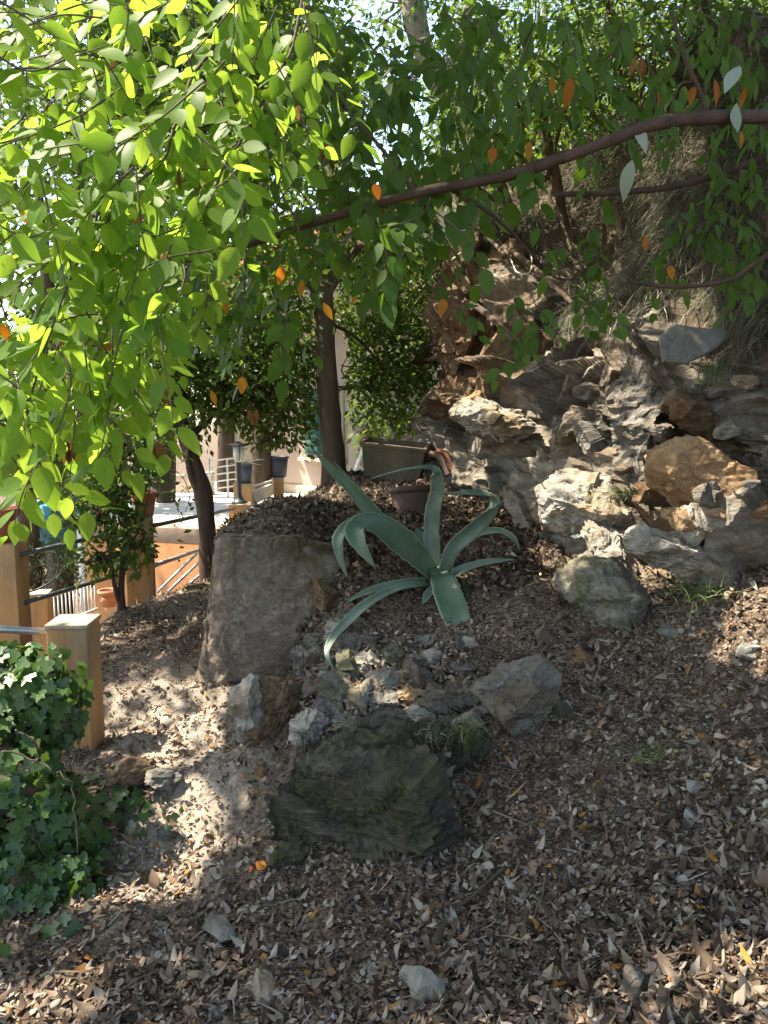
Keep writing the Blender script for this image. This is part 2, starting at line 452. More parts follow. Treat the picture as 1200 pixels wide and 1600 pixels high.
# leaf litter: many dead leaves, each its own tone
k = NT('dead_leaves')
c = k.ramp(k.attr('tint'), [(0, (.022, .015, .011)), (.2, (.08, .052, .036)), (.42, (.17, .12, .085)), (.6, (.27, .21, .16)), (.8, (.43, .375, .31)), (.93, (.26, .13, .06)), (1, (.36, .17, .04))])
c = k.mix(.4, c, k.ramp(k.noise(k.coords(), 60, 4), [(.3, (.45, .45, .45)), (.7, (1, 1, 1))]), 'MULTIPLY')
k.base(c, .85, .2)
tr = k.new('ShaderNodeBsdfTranslucent'); k.link(c, tr.inputs[0])
mx = k.new('ShaderNodeMixShader'); mx.inputs[0].default_value = .15
k.link(k.b.outputs[0], mx.inputs[1]); k.link(tr.outputs[0], mx.inputs[2]); k.link(mx.outputs[0], k.out.inputs[0]); M['litter'] = k.m

# woodland soil of the ground sheet
k = NT('woodland_ground'); co = k.coords()
n1 = k.noise(co, 3, 6, .6); n2 = k.noise(co, 38, 6, .75, .6); v = k.voro(k.mapping(co, (1, 1.4, 1), (.3, .2, .4)), 120, 'F1', 1)
vs = k.new('ShaderNodeSeparateColor'); k.link(v, vs.inputs[0])
c = k.ramp(vs.outputs[0], [(.1, (.06, .04, .028)), (.5, (.15, .1, .068)), (.8, (.24, .185, .14)), (.95, (.3, .25, .2))])
c = k.mix(.5, c, k.ramp(n2, [(.3, (.35, .35, .35)), (.7, (1, 1, 1))]), 'MULTIPLY')
c = k.mix(k.attr('tint'), c, k.mix(k.ramp(n2, [(.4, (0, 0, 0)), (.62, (1, 1, 1))]), (.38, .32, .26), (.56, .49, .42)))
k.bump(k.math('ADD', n2, k.math('MULTIPLY', vs.outputs[1], .5)), .9, .02); M['ground'] = k.base(c, .95, .15)

# cut earth bank: rock below, rooty soil above (attribute tint = how much soil)
k = NT('earth_bank'); co = k.coords()
n1 = k.noise(k.mapping(co, (1, 1, 3.5), (.4, .3, 0)), 3.5, 9, .7, .8); n2 = k.noise(co, 1.7, 5, .6, .5); n3 = k.noise(co, 30, 6, .75)
rk = k.ramp(n1, [(.3, (.10, .08, .062)), (.46, (.235, .2, .16)), (.62, (.39, .35, .295))])
rk = k.mix(k.ramp(n2, [(.52, (0, 0, 0)), (.66, (.9, .9, .9))]), rk, k.ramp(n1, [(.3, (.13, .08, .045)), (.7, (.36, .25, .155))]))
st = k.noise(k.mapping(co, (4, 4, .5)), 7, 7, .7)
bw = k.new('ShaderNodeSeparateXYZ'); k.link(k.attr('luv', 'Vector'), bw.inputs[0])
rk = k.mix(bw.outputs[0], rk, k.ramp(k.noise(k.mapping(co, (3, 3, .8)), 5, 8, .7), [(.3, (.08, .055, .036)), (.5, (.2, .135, .085)), (.7, (.33, .245, .17))]))
so = k.ramp(st, [(.3, (.055, .04, .028)), (.5, (.15, .115, .083)), (.72, (.28, .235, .18))])
f = k.math('ADD', k.attr('tint'), k.math('MULTIPLY', k.math('SUBTRACT', n2, .5), .9))
c = k.mix(k.ramp(f, [(.42, (0, 0, 0)), (.58, (1, 1, 1))]), rk, so)
c = k.mix(.55, c, k.ramp(n3, [(.3, (.3, .3, .3)), (.7, (1, 1, 1))]), 'MULTIPLY')
k.bump(k.math('ADD', n1, k.math('MULTIPLY', n3, .5)), 1., .04); M['bank'] = k.base(c, .95, .15)

# rough concrete of the retaining wall
k = NT('rough_concrete'); co = k.coords()
n1 = k.noise(co, 2.6, 6, .65, .4); n2 = k.noise(k.mapping(co, (1, 1, 1.5), (0, .5, .2)), 34, 8, .8, .6); n3 = k.noise(co, 90, 5, .8)
c = k.ramp(n2, [(.32, (.11, .08, .058)), (.5, (.29, .225, .175)), (.66, (.48, .41, .34))])
c = k.mix(k.ramp(n1, [(.45, (0, 0, 0)), (.62, (.45, .45, .45))]), c, (.25, .205, .165))
g = k.attr('tint'); c = k.mix(k.math('MULTIPLY', g, .85), c, k.mix(n2, (.045, .035, .012), (.13, .095, .04)))
w = k.voro(co, 7, 'SMOOTH_F1', 0); c = k.mix(k.ramp(w, [(.09, (.7, .7, .7)), (.17, (0, 0, 0))]), c, (.38, .35, .31))
k.bump(k.math('ADD', n2, k.math('MULTIPLY', n3, .6)), 1., .025); M['concrete'] = k.base(c, .95, .15)

k = NT('grass_blades'); c = k.ramp(k.attr('tint'), [(0, (.035, .05, .022)), (.35, (.10, .10, .062)), (.7, (.2, .185, .14)), (1, (.36, .33, .27))])
k.base(c, .8, .2); M['dry_grass'] = k.m
k = NT('green_grass'); c = k.ramp(k.attr('tint'), [(0, (.03, .06, .015)), (.6, (.07, .11, .03)), (1, (.2, .19, .09))]); k.base(c, .7, .2); M['grass'] = k.m
# ------------------------------------------------------------------ ground sheet
CTRL = [img(*p) for p in [
    (0,1600,1.86),(150,1600,1.86),(300,1600,1.86),(450,1600,1.84),(600,1600,1.78),(750,1600,1.72),(900,1600,1.66),(1050,1600,1.58),(1200,1600,1.5),
    (0,1450,2.25),(250,1450,2.24),(450,1450,2.2),(650,1450,2.12),(850,1450,2.05),(1050,1450,1.95),(1200,1450,1.85),
    (0,1300,2.85),(200,1300,2.8),(380,1300,2.75),(700,1300,2.5),(850,1300,2.42),(1000,1300,2.34),(1200,1300,2.2),
    (150,1245,2.9),(250,1240,2.9),(240,1195,3.08),(150,1190,3.1),(330,1200,3.0),(440,1200,2.95),(760,1200,2.72),(900,1200,2.65),(1050,1200,2.55),(1200,1200,2.42),
    (200,1120,3.5),(350,1120,3.4),(560,1120,2.93),(700,1120,2.95),(720,1140,2.86),(800,1135,2.84),(870,1105,2.86),(740,1195,2.80),(820,1185,2.78),(890,1150,2.80),(960,1120,2.8),(1000,1100,2.85),(1200,1100,2.65),(470,1110,3.0),
    (200,1000,4.1),(520,1020,3.35),(650,1020,3.3),(800,1020,3.2),(950,1000,3.15),(1200,1010,2.85),
    (190,950,4.8),(280,930,5.0),(560,930,3.6),(700,930,3.6),(850,930,3.5),(1000,925,3.4),(1200,900,3.1),
    (560,860,4.0),(700,850,4.1),(800,860,4.1),(640,800,4.9),(520,810,4.9),(450,800,5.2),(600,750,6.0),(700,770,5.6),(520,755,6.2),(430,800,4.6),(760,800,5.0)]]
CTRL += [np.array(p) for p in [
    (-2,0,0),(-.5,0,0),(.8,0,.25),(2,0,.7),(3.2,1,1.1),(-2,1.9,0),(-2,2.8,.05),(-1.75,3.4,.15),(2.2,1.8,.65),(2.6,2.6,.95),(2.2,3.1,.98),(-3,1.5,-.2),
    # foot and crown of the retaining wall
    (-.97,3.6,.24),(-.8,3.6,.25),(-.6,3.58,.27),(-.42,3.55,.3),(-.88,3.86,1.0),(-.75,3.84,1.01),(-.55,3.84,1.0),(-.35,3.86,.97),(-.18,3.64,.84),(-.24,3.52,.66),(-.3,3.42,.48),
    (-1.06,3.9,.3),(-1.0,4.4,.36),(-.92,5,.42),(-.83,5.6,.4),(-.75,6.1,.36),(-.66,6.7,.3),
    (-.82,4.4,1.01),(-.73,5,1.02),(-.64,5.6,1.02),(-.55,6.1,1.02),(-.46,6.6,1.0),(0,6.8,1.0),(.5,6.6,1.02),
    # drop past the fence, terrace garden
    (-1.5,4.6,.36),(-1.35,5.2,.42),(-1.2,5.8,.42),(-1.25,6.3,.33),(-2.35,4.0,.1),(-2.9,4,-.5),(-2.6,5,-.5),(-2.4,6,-.6),(-2.6,7,-.9),(-1.6,7.2,-.3),(-.8,7.4,-.2),
    (-4,3,-.8),(-5,5,-1.1),(-3,9,-.9),(0,8,.3),(0,10,.2),(-2,12,-.3),(2,12,.4),(-6,8,-1.2),(-8,14,-1.2),
    # hidden behind the cut bank
    (2.5,5.5,1.0),(2,7,1.0),(4,4,1.2),(5,8,1.2),(3.5,3.2,1.1),(1,6.8,1.),(4,2,1.3),(6,4,1.3),
    (-10,0,-.6),(10,0,1.3),(0,-8,0),(-30,30,-1.2),(30,30,.5),(0,40,0),(-30,-20,-1),(30,-20,.5)]]
CTRL = np.array(CTRL)

def rbf_fit(P, z):
    d = np.linalg.norm(P[:, None] - P[None], axis=2)
    n = len(P); A = np.zeros((n + 1, n + 1)); A[:n, :n] = -d - np.eye(n) * .004; A[:n, n] = 1; A[n, :n] = 1
    return np.linalg.solve(A, np.append(z, 0))
RW = rbf_fit(CTRL[:, :2], CTRL[:, 2])
def ground_h(XY, rough=True):
    XY = np.atleast_2d(XY); out = np.zeros(len(XY))
    for s in range(0, len(XY), 20000):
        q = XY[s:s + 20000]
        d = np.sqrt(((q[:, None] - CTRL[None, :, :2]) ** 2).sum(2) + .0016)
        out[s:s + 20000] = -d @ RW[:-1] + RW[-1]
    out = np.clip(out, -1.6, 2.2)
    x, y = XY[:, 0], XY[:, 1]
    xw = np.interp(y, [3.6, 3.9, 4.4, 5, 6, 6.9], [-.90, -.86, -.79, -.70, -.55, -.44])
    low = np.interp(y, [3.4, 3.7, 4.4, 5, 5.6, 6.2, 7], [.23, .27, .37, .43, .42, .35, .25])
    side = np.clip((xw - x) / .07, 0, 1) * np.clip((x - xw + 1.1) / .5, 0, 1) * (y > 3.3) * np.clip((7.3 - y) / .4, 0, 1)
    out = np.where(side > 0, np.minimum(out, out * (1 - side) + low * side), out)
    fr = np.clip((3.74 - y) / .07, 0, 1) * np.clip((x + 1.5) / .4, 0, 1) * np.clip((-.40 - x) / .12, 0, 1) * (y > 3.2)
    out = np.where(fr > 0, np.minimum(out, out * (1 - fr) + .275 * fr), out)
    if rough:
        P = np.stack([XY[:, 0], XY[:, 1], 0 * out], 1)
        far = np.clip(1.5 - np.hypot(XY[:, 0], XY[:, 1] - 3) / 12, .2, 1)
        out = out + far * (.05 * fbm(P * 2.3, 3, 3) + .024 * fbm(P * 9, 3, 8))
    return out

def axis_lines(lo, hi, step, far, g=1.22):
    c = list(np.arange(lo, hi, step)); s = step; x = hi; up = []
    while x < far: up.append(x); s *= g; x += s
    s = step; x = lo - step; dn = []
    while x > -far: dn.append(x); s *= g; x -= s
    return np.array(dn[::-1] + c + up)
GX = axis_lines(-2.6, 2.8, .028, 150); GY = axis_lines(.9, 7.2, .03, 150)
XX, YY = np.meshgrid(GX, GY); XYg = np.stack([XX.ravel(), YY.ravel()], 1)
GZ = ground_h(XYg)
nx, ny = len(GX), len(GY)
i = (np.arange(ny - 1)[:, None] * nx + np.arange(nx - 1)[None]).ravel()
# worn bare path: trodden pale crumbs, with the sunlit stretch lightened in the colour
path_line = catmull(np.array([(-1.1, 1.2), (-.85, 2.2), (-.75, 2.9), (-1.0, 3.4), (-1.3, 4.2), (-1.25, 5.2), (-1.1, 6.2)]), 60)
def path_mask(XY):
    d = np.min(np.hypot(XY[:, None, 0] - path_line[None, :, 0], XY[:, None, 1] - path_line[None, :, 1]), 1)
    n = fbm(np.stack([XY[:, 0] * 3, XY[:, 1] * 3, 0 * d], 1), 3, 21) * .16
    return .72 * np.clip((.42 - d + n) / .3, 0, 1) * np.clip((XY[:, 1] - 2.0) / .9, 0, 1) * np.clip((4.05 - XY[:, 1]) / .5, 0, 1)
near = (np.abs(XYg[:, 0]) < 4) & (XYg[:, 1] < 9) & (XYg[:, 1] > 0)
pm = np.zeros(len(XYg)); pm[near] = path_mask(XYg[near])
mb = MB(); mb.add(np.stack([XYg[:, 0], XYg[:, 1], GZ], 1), np.stack([i, i + 1, i + nx + 1, i + nx], 1), pm)
ground = mb.build('ground', M['ground'], kind='structure')

def hz(x, y): return float(ground_h(np.array([[x, y]]))[0])
def on_ground(px, py, it=40):
    """walk the ray through a pixel until it meets the ground sheet"""
    Y = np.linspace(1.2, 8, 1400)
    P = np.array([img(px, py, y) for y in Y]); h = ground_h(P[:, :2])
    k = np.argmax(P[:, 2] <= h); return P[k] if P[k, 2] <= h[k] else P[-1]

# ------------------------------------------------------------------ cut bank of rock and rooted soil
BC = [
  [(725,765,7.6),(725,640,7.8),(735,450,8.0),(750,330,8.6),(770,230,9.4)],
  [(700,770,6.1),(690,640,6.3),(690,500,6.5),(705,390,6.9),(740,260,7.8)],
  [(730,800,5.3),(765,650,5.6),(775,510,5.9),(785,390,6.3),(800,260,7.2)],
  [(850,862,4.25),(862,720,4.6),(872,570,4.9),(885,440,5.3),(900,215,6.3)],
  [(950,925,3.55),(955,780,3.9),(970,610,4.2),(985,480,4.6),(1000,170,5.4)],
  [(1080,915,3.3),(1080,780,3.6),(1080,650,3.8),(1090,490,4.05),(1100,110,4.8)],
  [(1200,895,3.05),(1200,780,3.3),(1200,640,3.45),(1200,480,3.7),(1200,60,4.3)],
  [(1420,890,2.6),(1420,780,2.8),(1420,640,2.95),(1420,480,3.15),(1420,20,3.7)],
  [(1900,890,2.1),(1900,780,2.2),(1900,640,2.3),(1900,480,2.45),(1900,-20,2.9)]]
cols = []
for c in BC:
    P = [img(*p) for p in c]
    P = [P[0] + np.array([.05, .12, -.35])] + P
    top = P[-1]; back = np.array([.55, .85, 0])
    P += [top + back * .7 + np.array([0, 0, .3]), top + back * 3 + np.array([0, 0, 1.0]), top + back * 9 + np.array([0, 0, 1.6])]
    P = np.array(P)
    q = np.concatenate([catmull(P[:6], 300), catmull(P[5:], 22)[1:]])
    cols.append(q)
cols = np.array(cols)
NU, NV = 400, cols.shape[1]
G = np.stack([catmull(cols[:, j], NU) for j in range(NV)], 1)       # NU x NV x 3
du = np.gradient(G, axis=0); dv = np.gradient(G, axis=1)
BN = -nrm(np.cross(du, dv)); P0 = G.reshape(-1, 3); N0 = BN.reshape(-1, 3)
if (N0 @ np.array([-.6, -.8, 0])).mean() < 0: N0 = -N0
vv = np.tile(np.concatenate([np.linspace(0, 1, 300), np.linspace(1, 1.4, 21)]), NU)
uu = np.repeat(np.linspace(0, 1, NU), NV)
soil = np.clip((vv - .68) / .12 + .5 * fbm(P0 * 1.6, 3, 31), 0, 1)
foot = np.clip((.16 - vv) / .08, 0, 1)
r = np.random.default_rng(5); disp = np.zeros(len(P0)); BP0 = project(P0)
AN = eul_(.25, .62, .3) * np.array([1.2, 1.0, 1.75])               # bedding dips steeply to the right
Pw = P0 + .03 * np.stack([vnoise(P0 * 7, 41 + a) for a in range(3)], 1)
for nc_, am, tl_ in ((55, .15, .4), (300, .05, .34), (2200, .009, .22)):
    sd_ = P0[r.integers(0, len(P0), nc_)]; kd = kdtree.KDTree(nc_)
    for q, p in enumerate(sd_ @ AN): kd.insert(p, q)
    kd.balance(); w = np.fromiter((kd.find(p)[1] for p in Pw @ AN), int, len(P0))
    o_ = r.uniform(-1, 1, nc_) * am; t_ = r.normal(size=(nc_, 3)) * tl_
    disp += o_[w] + np.clip(((P0 - sd_[w]) * t_[w]).sum(1), -am * 1.6, am * 1.6)
layer = P0 @ nrm(np.array([.25, -.2, 1.])) * 9 + 1.3 * fbm(P0 * 2.2, 3, 51)
strat = (layer - np.floor(layer)) ** 2 * .05
hol = np.exp(-((BP0[:, 0] - 905) / 75) ** 2 - ((BP0[:, 1] - 330) / 130) ** 2) * .55 + np.exp(-((BP0[:, 0] - 835) / 26) ** 2 - ((BP0[:, 1] - 640) / 90) ** 2) * .25
rockd = disp * (1 - .75 * np.clip((.3 - vv) / .12, 0, 1)) + .15 * strat + .02 * fbm(P0 * 5, 4, 61) + .012 * (1 - np.abs(vnoise(P0 * 14, 71)))
soild = .17 * fbm(P0 * 1.7, 4, 81) + .05 * fbm(P0 * 9 * np.array([1, 1, .4]), 3, 91)
D = rockd * (1 - soil) + soild * soil - hol
P1 = P0 + N0 * D[:, None]
BANK, BANKN, BSOIL = P1.reshape(NU, NV, 3), N0.reshape(NU, NV, 3), soil.reshape(NU, NV)
i = (np.arange(NU - 1)[:, None] * NV + np.arange(NV - 1)[None]).ravel()
mb = MB(); mb.add(P1, np.stack([i, i + NV, i + NV + 1, i + 1], 1), np.clip(.12 + .8 * soil, 0, 1), np.column_stack([np.clip((845 - BP0[:, 0]) / 50 + .8 * fbm(P0 * 3, 3, 131), 0, 1) * np.clip((655 - BP0[:, 1]) / 40 + .6 * fbm(P0 * 3, 3, 132), 0, 1), 0 * soil]))
bank = mb.build('rock_bank', M['bank'], kind='structure', smooth=False)
BPIX = project(P1)

def on_bank(px, py):
    d = (BPIX[:, 0] - px) ** 2 + (BPIX[:, 1] - py) ** 2
    d = np.where(BPIX[:, 2] < .5, 1e9, d); c = np.where(d < d.min() + 60)[0]
    k = c[BPIX[c, 2].argmin()]
    return P1[k], N0[k], BPIX[k, 2]

SCL = 1.12
def bank_rock(px, py, w, h, mat, seed, tilt=(0, 0, 0), depth=.6, sub=4, out=.25, Y=None, planes=12, strata=.12, rough=.06, cut=(.38, .78), label=None, name='rock', fine=9., blocky=.09):
    strata = min(strata, .04)
    p, n, Yd = on_bank(px, py)
    if Y is not None: p = img(px, py, Y); Yd = Y
    a, b = w * Yd / F / 2 * SCL, h * Yd / F / 2 * SCL; dm = min(a, b) * 2 * depth; out = out * .55
    V, Fc = rock((a, dm, b), seed, sub, planes, cut, rough, strata, eul(*tilt), fine, blocky)
    c = p + np.array([n[0], n[1], 0]) * dm * (out - .45)
    m_ = MB(); m_.add(V + c, Fc)
    o = m_.build(name, M[mat], bank, smooth=False)
    if label: o['label'] = label
    return o

R = math.radians
bank_rock(700,622,105,128,'rock_brown',11,(.1,.1,.1),.7,5,.5,6.0,16,.05,.07,label='large rusty brown overhanging block')
bank_rock(712,520,95,98,'rock_brown',12,(0,.15,.2),.7,5,.5,6.1,14,.05,.07,label='brown block above the overhang')
bank_rock(800,560,110,170,'rock_brown',13,(0,.1,.2),.5,4,.3,None,14,.08,.08)
bank_rock(765,655,100,66,'rock_pale',14,(.1,-.05,.3),.9,5,.6,5.15,13,.16,.06,label='pale layered block under the brown overhang')
bank_rock(950,655,130,170,'rock_grey',19,(.15,.45,.5),.7,6,.2,4.05,10,.06,.04,blocky=.16,label='steep grey layered outcrop')
bank_rock(912,788,90,88,'rock_pale',22,(.05,.1,.5),.8,5,.75,3.85,10,.03,.035,cut=(.5,.72),label='pale sunlit block with a flat top')
bank_rock(948,858,76,84,'rock_pale',24,(.5,.3,.3),.7,5,.6,3.6,12,.1,.06)
bank_rock(945,928,96,84,'rock_moss',25,(.2,.1,.1),.8,5,.5,3.4,12,.05,.07,label='mossy boulder at the foot of the bank')
bank_rock(1092,755,94,108,'rock_ochre',26,(.15,-.12,.5),.8,5,.7,3.36,9,.03,.025,cut=(.36,.62),blocky=.04,label='big orange block with crossing cracks')
bank_rock(1152,804,92,48,'rock_ochre',27,(.15,-.2,.1),.9,5,.9,3.2,8,.08,.03,cut=(.4,.7),blocky=.03,label='rounded tan boulder beside the orange block')
bank_rock(770,520,110,210,'rock_brown',301,(.05,.12,.3),.6,5,.35,6.0,12,.05,.08,label='tall brown rock pillar beside the overhang')
bank_rock(700,440,90,120,'rock_brown',303,(0,.2,.2),.6,4,.3,6.4,12,.05,.08)
bank_rock(1062,806,50,34,'rock_ochre',28,(.1,.05,.2),.8,3,1.2,3.25,9)
bank_rock(1095,812,44,58,'rock_pale',29,(0,.3,.2),.7,4,1.1,3.22,10)
bank_rock(1050,862,150,60,'rock_pale',30,(.1,.05,.35),.8,5,.7,3.25,13,.16,.06,label='light ledge under the orange block')
bank_rock(1075,645,80,56,'rock_brown',34,(.1,.1,.3),.7,4,.3,3.6,12)
bank_rock(675,690,60,34,'rock_pale',39,(.1,0,.3),.9,4,1.2,6.0,10)
bank_rock(668,712,44,26,'rock_pale',40,(0,.1,.3),.9,3,1.2,5.9,10)
for j in range(34):
    px, py = RNG.uniform(730, 1195), RNG.uniform(570, 890)
    if py > 780 + (px - 700) * .32: continue
    s = RNG.uniform(18, 44)
    bank_rock(px, py, s * RNG.uniform(.9, 1.5), s * .8, RNG.choice(['rock_grey', 'rock_grey', 'rock_brown', 'rock_pale', 'rock_ochre', 'rock_grey']), 300 + j,
              tuple(RNG.uniform(-.5, .5, 3)), .7, 3, .5, None, 9)

# slate slab stuck flat out of the bank
def slab_mesh(outline, thick, axes, c, seed=0):
    n = len(outline); o = np.asarray(outline, float)
    cen = o.mean(0); V = []
    for z, s in ((-.5, .97), (.25, 1.0), (.5, .9)):
        for p in o: V.append([*(cen + (p - cen) * s), z * thick * (1 + .3 * math.sin(seed + 3 * p[0] / .05))])
    V = np.array(V + [[*cen, -.5 * thick], [*cen, .55 * thick]]); Fq = []; T3 = []
    for l in range(2):
        for i in range(n): Fq.append([l * n + i, l * n + (i + 1) % n, (l + 1) * n + (i + 1) % n, (l + 1) * n + i])
    for i in range(n): T3.append([(i + 1) % n, i, 3 * n]); T3.append([2 * n + i, 2 * n + (i + 1) % n, 3 * n + 1])
    return V @ np.asarray(axes) + c, [np.array(Fq), np.array(T3)]
p, n, Yd = on_bank(1078, 530)
c = img(1078, 532, Yd - .06)
V, Fc = slab_mesh([(-.19,-.09),(-.08,-.12),(.08,-.08),(.2,-.02),(.21,.02),(.06,.06),(-.04,.1),(-.14,.05)], .028, eul(1.0, -.16, .25), c, 3)
mb = MB(); mb.add(V, Fc); o = mb.build('slab', M['slab'], bank, smooth=False); o['label'] = 'pale slate slab jutting from the bank'

# ------------------------------------------------------------------ retaining wall (rough concrete, battered, turning back along the path)
def wall_run(path, h0, h1, back, thick, seed):
    """section swept along path: foot at path, leaning back by `back`"""
    P = catmull(np.array(path, float), 170); T = nrm(np.gradient(P, axis=0)); Nn = np.stack([T[:, 1], -T[:, 0]], 1)
    m = 96; V = []
    for p, n_ in zip(P, Nn):
        z0, z1 = h0(p), h1(p)
        ts = np.concatenate([np.linspace(0, 1, m - 16), np.ones(16)])
        for q, t in enumerate(ts):
            if q < m - 16:
                rr = max(0, t - .93) / .07; o_ = -back * t - .03 * rr ** 2; z = z0 + (z1 - z0) * (t - .02 * rr ** 2)
            else:
                o_ = -back - .03 - (q - (m - 17)) / 16 * thick; z = z1 - (z1 - z0) * .02
            V.append([p[0] + n_[0] * o_, p[1] + n_[1] * o_, z])
    V = np.array(V); n = len(P); i = (np.arange(n - 1)[:, None] * m + np.arange(m - 1)[None]).ravel()
    return V, np.stack([i, i + m, i + m + 1, i + 1], 1)
corner = img(297, 1085, 3.64)
pth = [(-.48, 6.9), (-.585, 6.0), (-.735, 5.0), (-.83, 4.4), (-.90, 3.95), (-.925, 3.80), (-.915, 3.70), (-.85, 3.63), (-.76, 3.605), (-.6, 3.59), (-.45, 3.58), (-.32, 3.6), (-.14, 3.7)]
V, Fc = wall_run(pth, lambda p: hz(p[0], p[1]) - .12 if p[1] < 3.7 else .15, lambda p: 1.025 - max(0, p[0] + .36) * .35, .10, .16, 1)
V = V[:]; d_ = .022 * fbm(V * 3.5, 4, 13) + .012 * (np.abs(vnoise(V * 9, 16)) < .08) - .014 * np.clip(fbm(V * 6, 3, 17) - .5, 0, 1) + .012 * fbm(V * 22, 3, 14) + .02 * np.minimum(0, vnoise(V * 13, 15) + .45)
V[:, 1] -= d_; V[:, 0] -= d_ * .5; V[:, 2] += .6 * d_
moss = np.clip((V[:, 2] - .84) / .12, 0, 1) * np.clip((V[:, 0] + .62) / .2, 0, 1) * (V[:, 1] < 3.8)
moss = np.clip(moss + .35 * fbm(V * 5, 3, 15) * (V[:, 2] > .7), 0, 1) * (V[:, 2] > .6)
mb = MB(); mb.add(V, Fc, moss)
tag(mb.build('retaining_wall', M['concrete']), 'rough grey brown concrete retaining wall beside the path, leaves lying on its top', 'retaining wall')
# ------------------------------------------------------------------ rocks lying on the slope
def loose_rock(px, py, w, h, mat, seed, label, Y=None, tilt=(0, 0, 0), depth=.8, sub=4, sink=.35, name='rock', cat='rock', planes=12, strata=.08, rough=.06, cut=(.5, .85), group=None, fine=9., blocky=.08):
    p = on_ground(px, py + h * .25) if Y is None else img(px, py, Y)
    Yd = project(p)[0, 2]; a, b = w * Yd / F / 2, h * Yd / F / 2
    V, Fc = rock((a, (a + b) * .5 * depth, b), seed, sub, planes, cut, rough, strata, eul(*tilt), fine, blocky)
    c = p + np.array([0, 0, b * (1 - sink) * .6]) if Y is None else p
    mb = MB(); mb.add(V + c, Fc)
    return tag(mb.build(name, M[mat], smooth=False), label, cat, group)

loose_rock(572,1292,300,270,'rock_dark',51,'big dark mossy rock below the agave terrace',2.62,(.25,-.12,.15),.75,6,cut=(.42,.72),planes=12,strata=.06,rough=.09,blocky=.055)
loose_rock(478,1190,72,84,'rock_grey',52,'small grey rock at the left shoulder of the big dark rock',2.72,(.1,.3,.2),.8,5,strata=.15)
loose_rock(455,1345,64,110,'rock_dark',521,'narrow dark rock at the lower left foot of the big dark rock',2.5,(.1,.2,.2),.8,4,strata=.15)
loose_rock(806,1088,132,120,'rock_grey',53,'grey square block jutting from the slope right of the stones',2.88,(.05,.1,.3),.8,5,cut=(.45,.66),strata=.02,rough=.03,blocky=.03)
loose_rock(388,1112,46,116,'rock_pale',54,'narrow pale upright rock leaning by the path',3.05,(.1,.18,.3),.8,4,strata=.1)
loose_rock(440,1105,100,125,'rock_brown',55,'dark reddish rock leaning against the concrete wall',3.12,(.1,.25,.4),.7,5,strata=.1,rough=.09)
loose_rock(215,1205,70,40,'rock_brown',56,'brown rock edging the low path step beside the ivy',3.0,(.1,.1,.2),.8,4)
loose_rock(255,1218,60,38,'rock_grey',57,'grey brown rock at the right end of the low path step',2.95,(.1,.1,.5),.8,4)
loose_rock(262,1298,40,26,'rock_grey',58,'dark flat stone on the path right of the ivy',None,(.1,.1,.5),.8,3,name='stone',cat='stone')
loose_rock(505,930,36,56,'rock_brown',501,'brown broken rock wedged at the right end of the concrete wall, upper one',3.6,(.1,-.2,.2),.9,4)
loose_rock(482,1040,40,64,'rock_grey',502,'grey broken rock wedged at the right end of the concrete wall, lower one',3.42,(.1,-.2,.2),.9,4)
loose_rock(715,1195,130,120,'rock_dark',505,'dark earthy rock under the stone lip right of the big dark rock',2.86,(.1,-.2,.3),.8,5,blocky=.05)
loose_rock(640,1150,110,40,'rock_dark',503,'dark flat ledge stone along the lip above the big dark rock',2.74,(.1,.05,.1),.8,4)
loose_rock(880,1120,50,60,'rock_dark',504,'dark stone in the shadow right under the grey square block',2.88,(.1,.05,.1),.8,4)
for a in [(408,1538,56,48,'rock_pale',61,'pale angular stone among leaves at the lower left of the slope'),
          (655,1535,68,62,'slab',62,'smooth bluish grey stone half buried in leaves at the bottom centre'),
          (1045,986,44,20,'slab',63,'thin flat grey stone lying under the bank'),
          (1166,1014,52,34,'slab',64,'wedge shaped blue grey stone on the right of the slope'),
          (990,1535,54,50,'rock_grey',65,'grey stone in leaf litter at the lower right'),
          (345,1450,80,34,'rock_grey',66,'low grey stone flush with the leaves on the lower path'),
          (335,1588,42,30,'rock_grey',67,'half hidden stone at the bottom edge of the path'),
          (1080,1275,30,28,'slab',68,'small pale stone high in the leaves on the right slope'),
          (945,960,20,50,'slab',69,'little upright blue grey stone below the mossy boulder'),
          (905,1020,56,30,'rock_ochre',70,'brown slab edge under the leaves right of the grey block'),
          (850,985,26,40,'rock_grey',71,'slim grey stone poking up behind the grey block'),
          (412,1200,30,20,'rock_brown',72,'rusty small stone on the path by the grey rock'),
          (1085,1225,40,22,'rock_pale',73,'flat pale stone in the middle of the right slope')]:
    loose_rock(*a, sub=3, name='stone', cat='stone', tilt=(.2, .15, a[5] * .7), strata=.05, sink=.55, cut=(.45, .8))
stones = [(520,985,30,30),(548,1000,34,26),(500,1030,34,36),(545,1040,36,40),(575,1035,44,38),(600,1060,36,30),(625,1050,40,34),(662,1058,44,46),
          (632,1085,40,36),(525,1075,44,40),(565,1085,40,44),(600,1095,46,38),(640,1118,46,30),(690,1105,44,40),(505,1105,40,38),(545,1122,46,32),
          (590,1128,40,28),(720,1080,40,30),(672,1030,30,24),(585,1000,32,28),(555,965,30,24),(610,1020,28,26),(735,1120,40,30),(490,1065,30,36),(480,1120,44,44),(700,1130,40,26)]
side = ['pale lumpy', 'flat grey', 'cracked pale', 'angular grey', 'rounded pale', 'tilted grey']
stones += [(float(a), float(b), float(c), float(c) * .85) for a, b, c in zip(RNG.uniform(485, 760, 30), RNG.uniform(985, 1140, 30), RNG.uniform(20, 40, 30))]
big = sorted(range(26), key=lambda q: stones[q][1]); rows = [sorted(big[a:b], key=lambda q: stones[q][0]) for a, b in ((0, 6), (6, 13), (13, 20), (20, 26))]
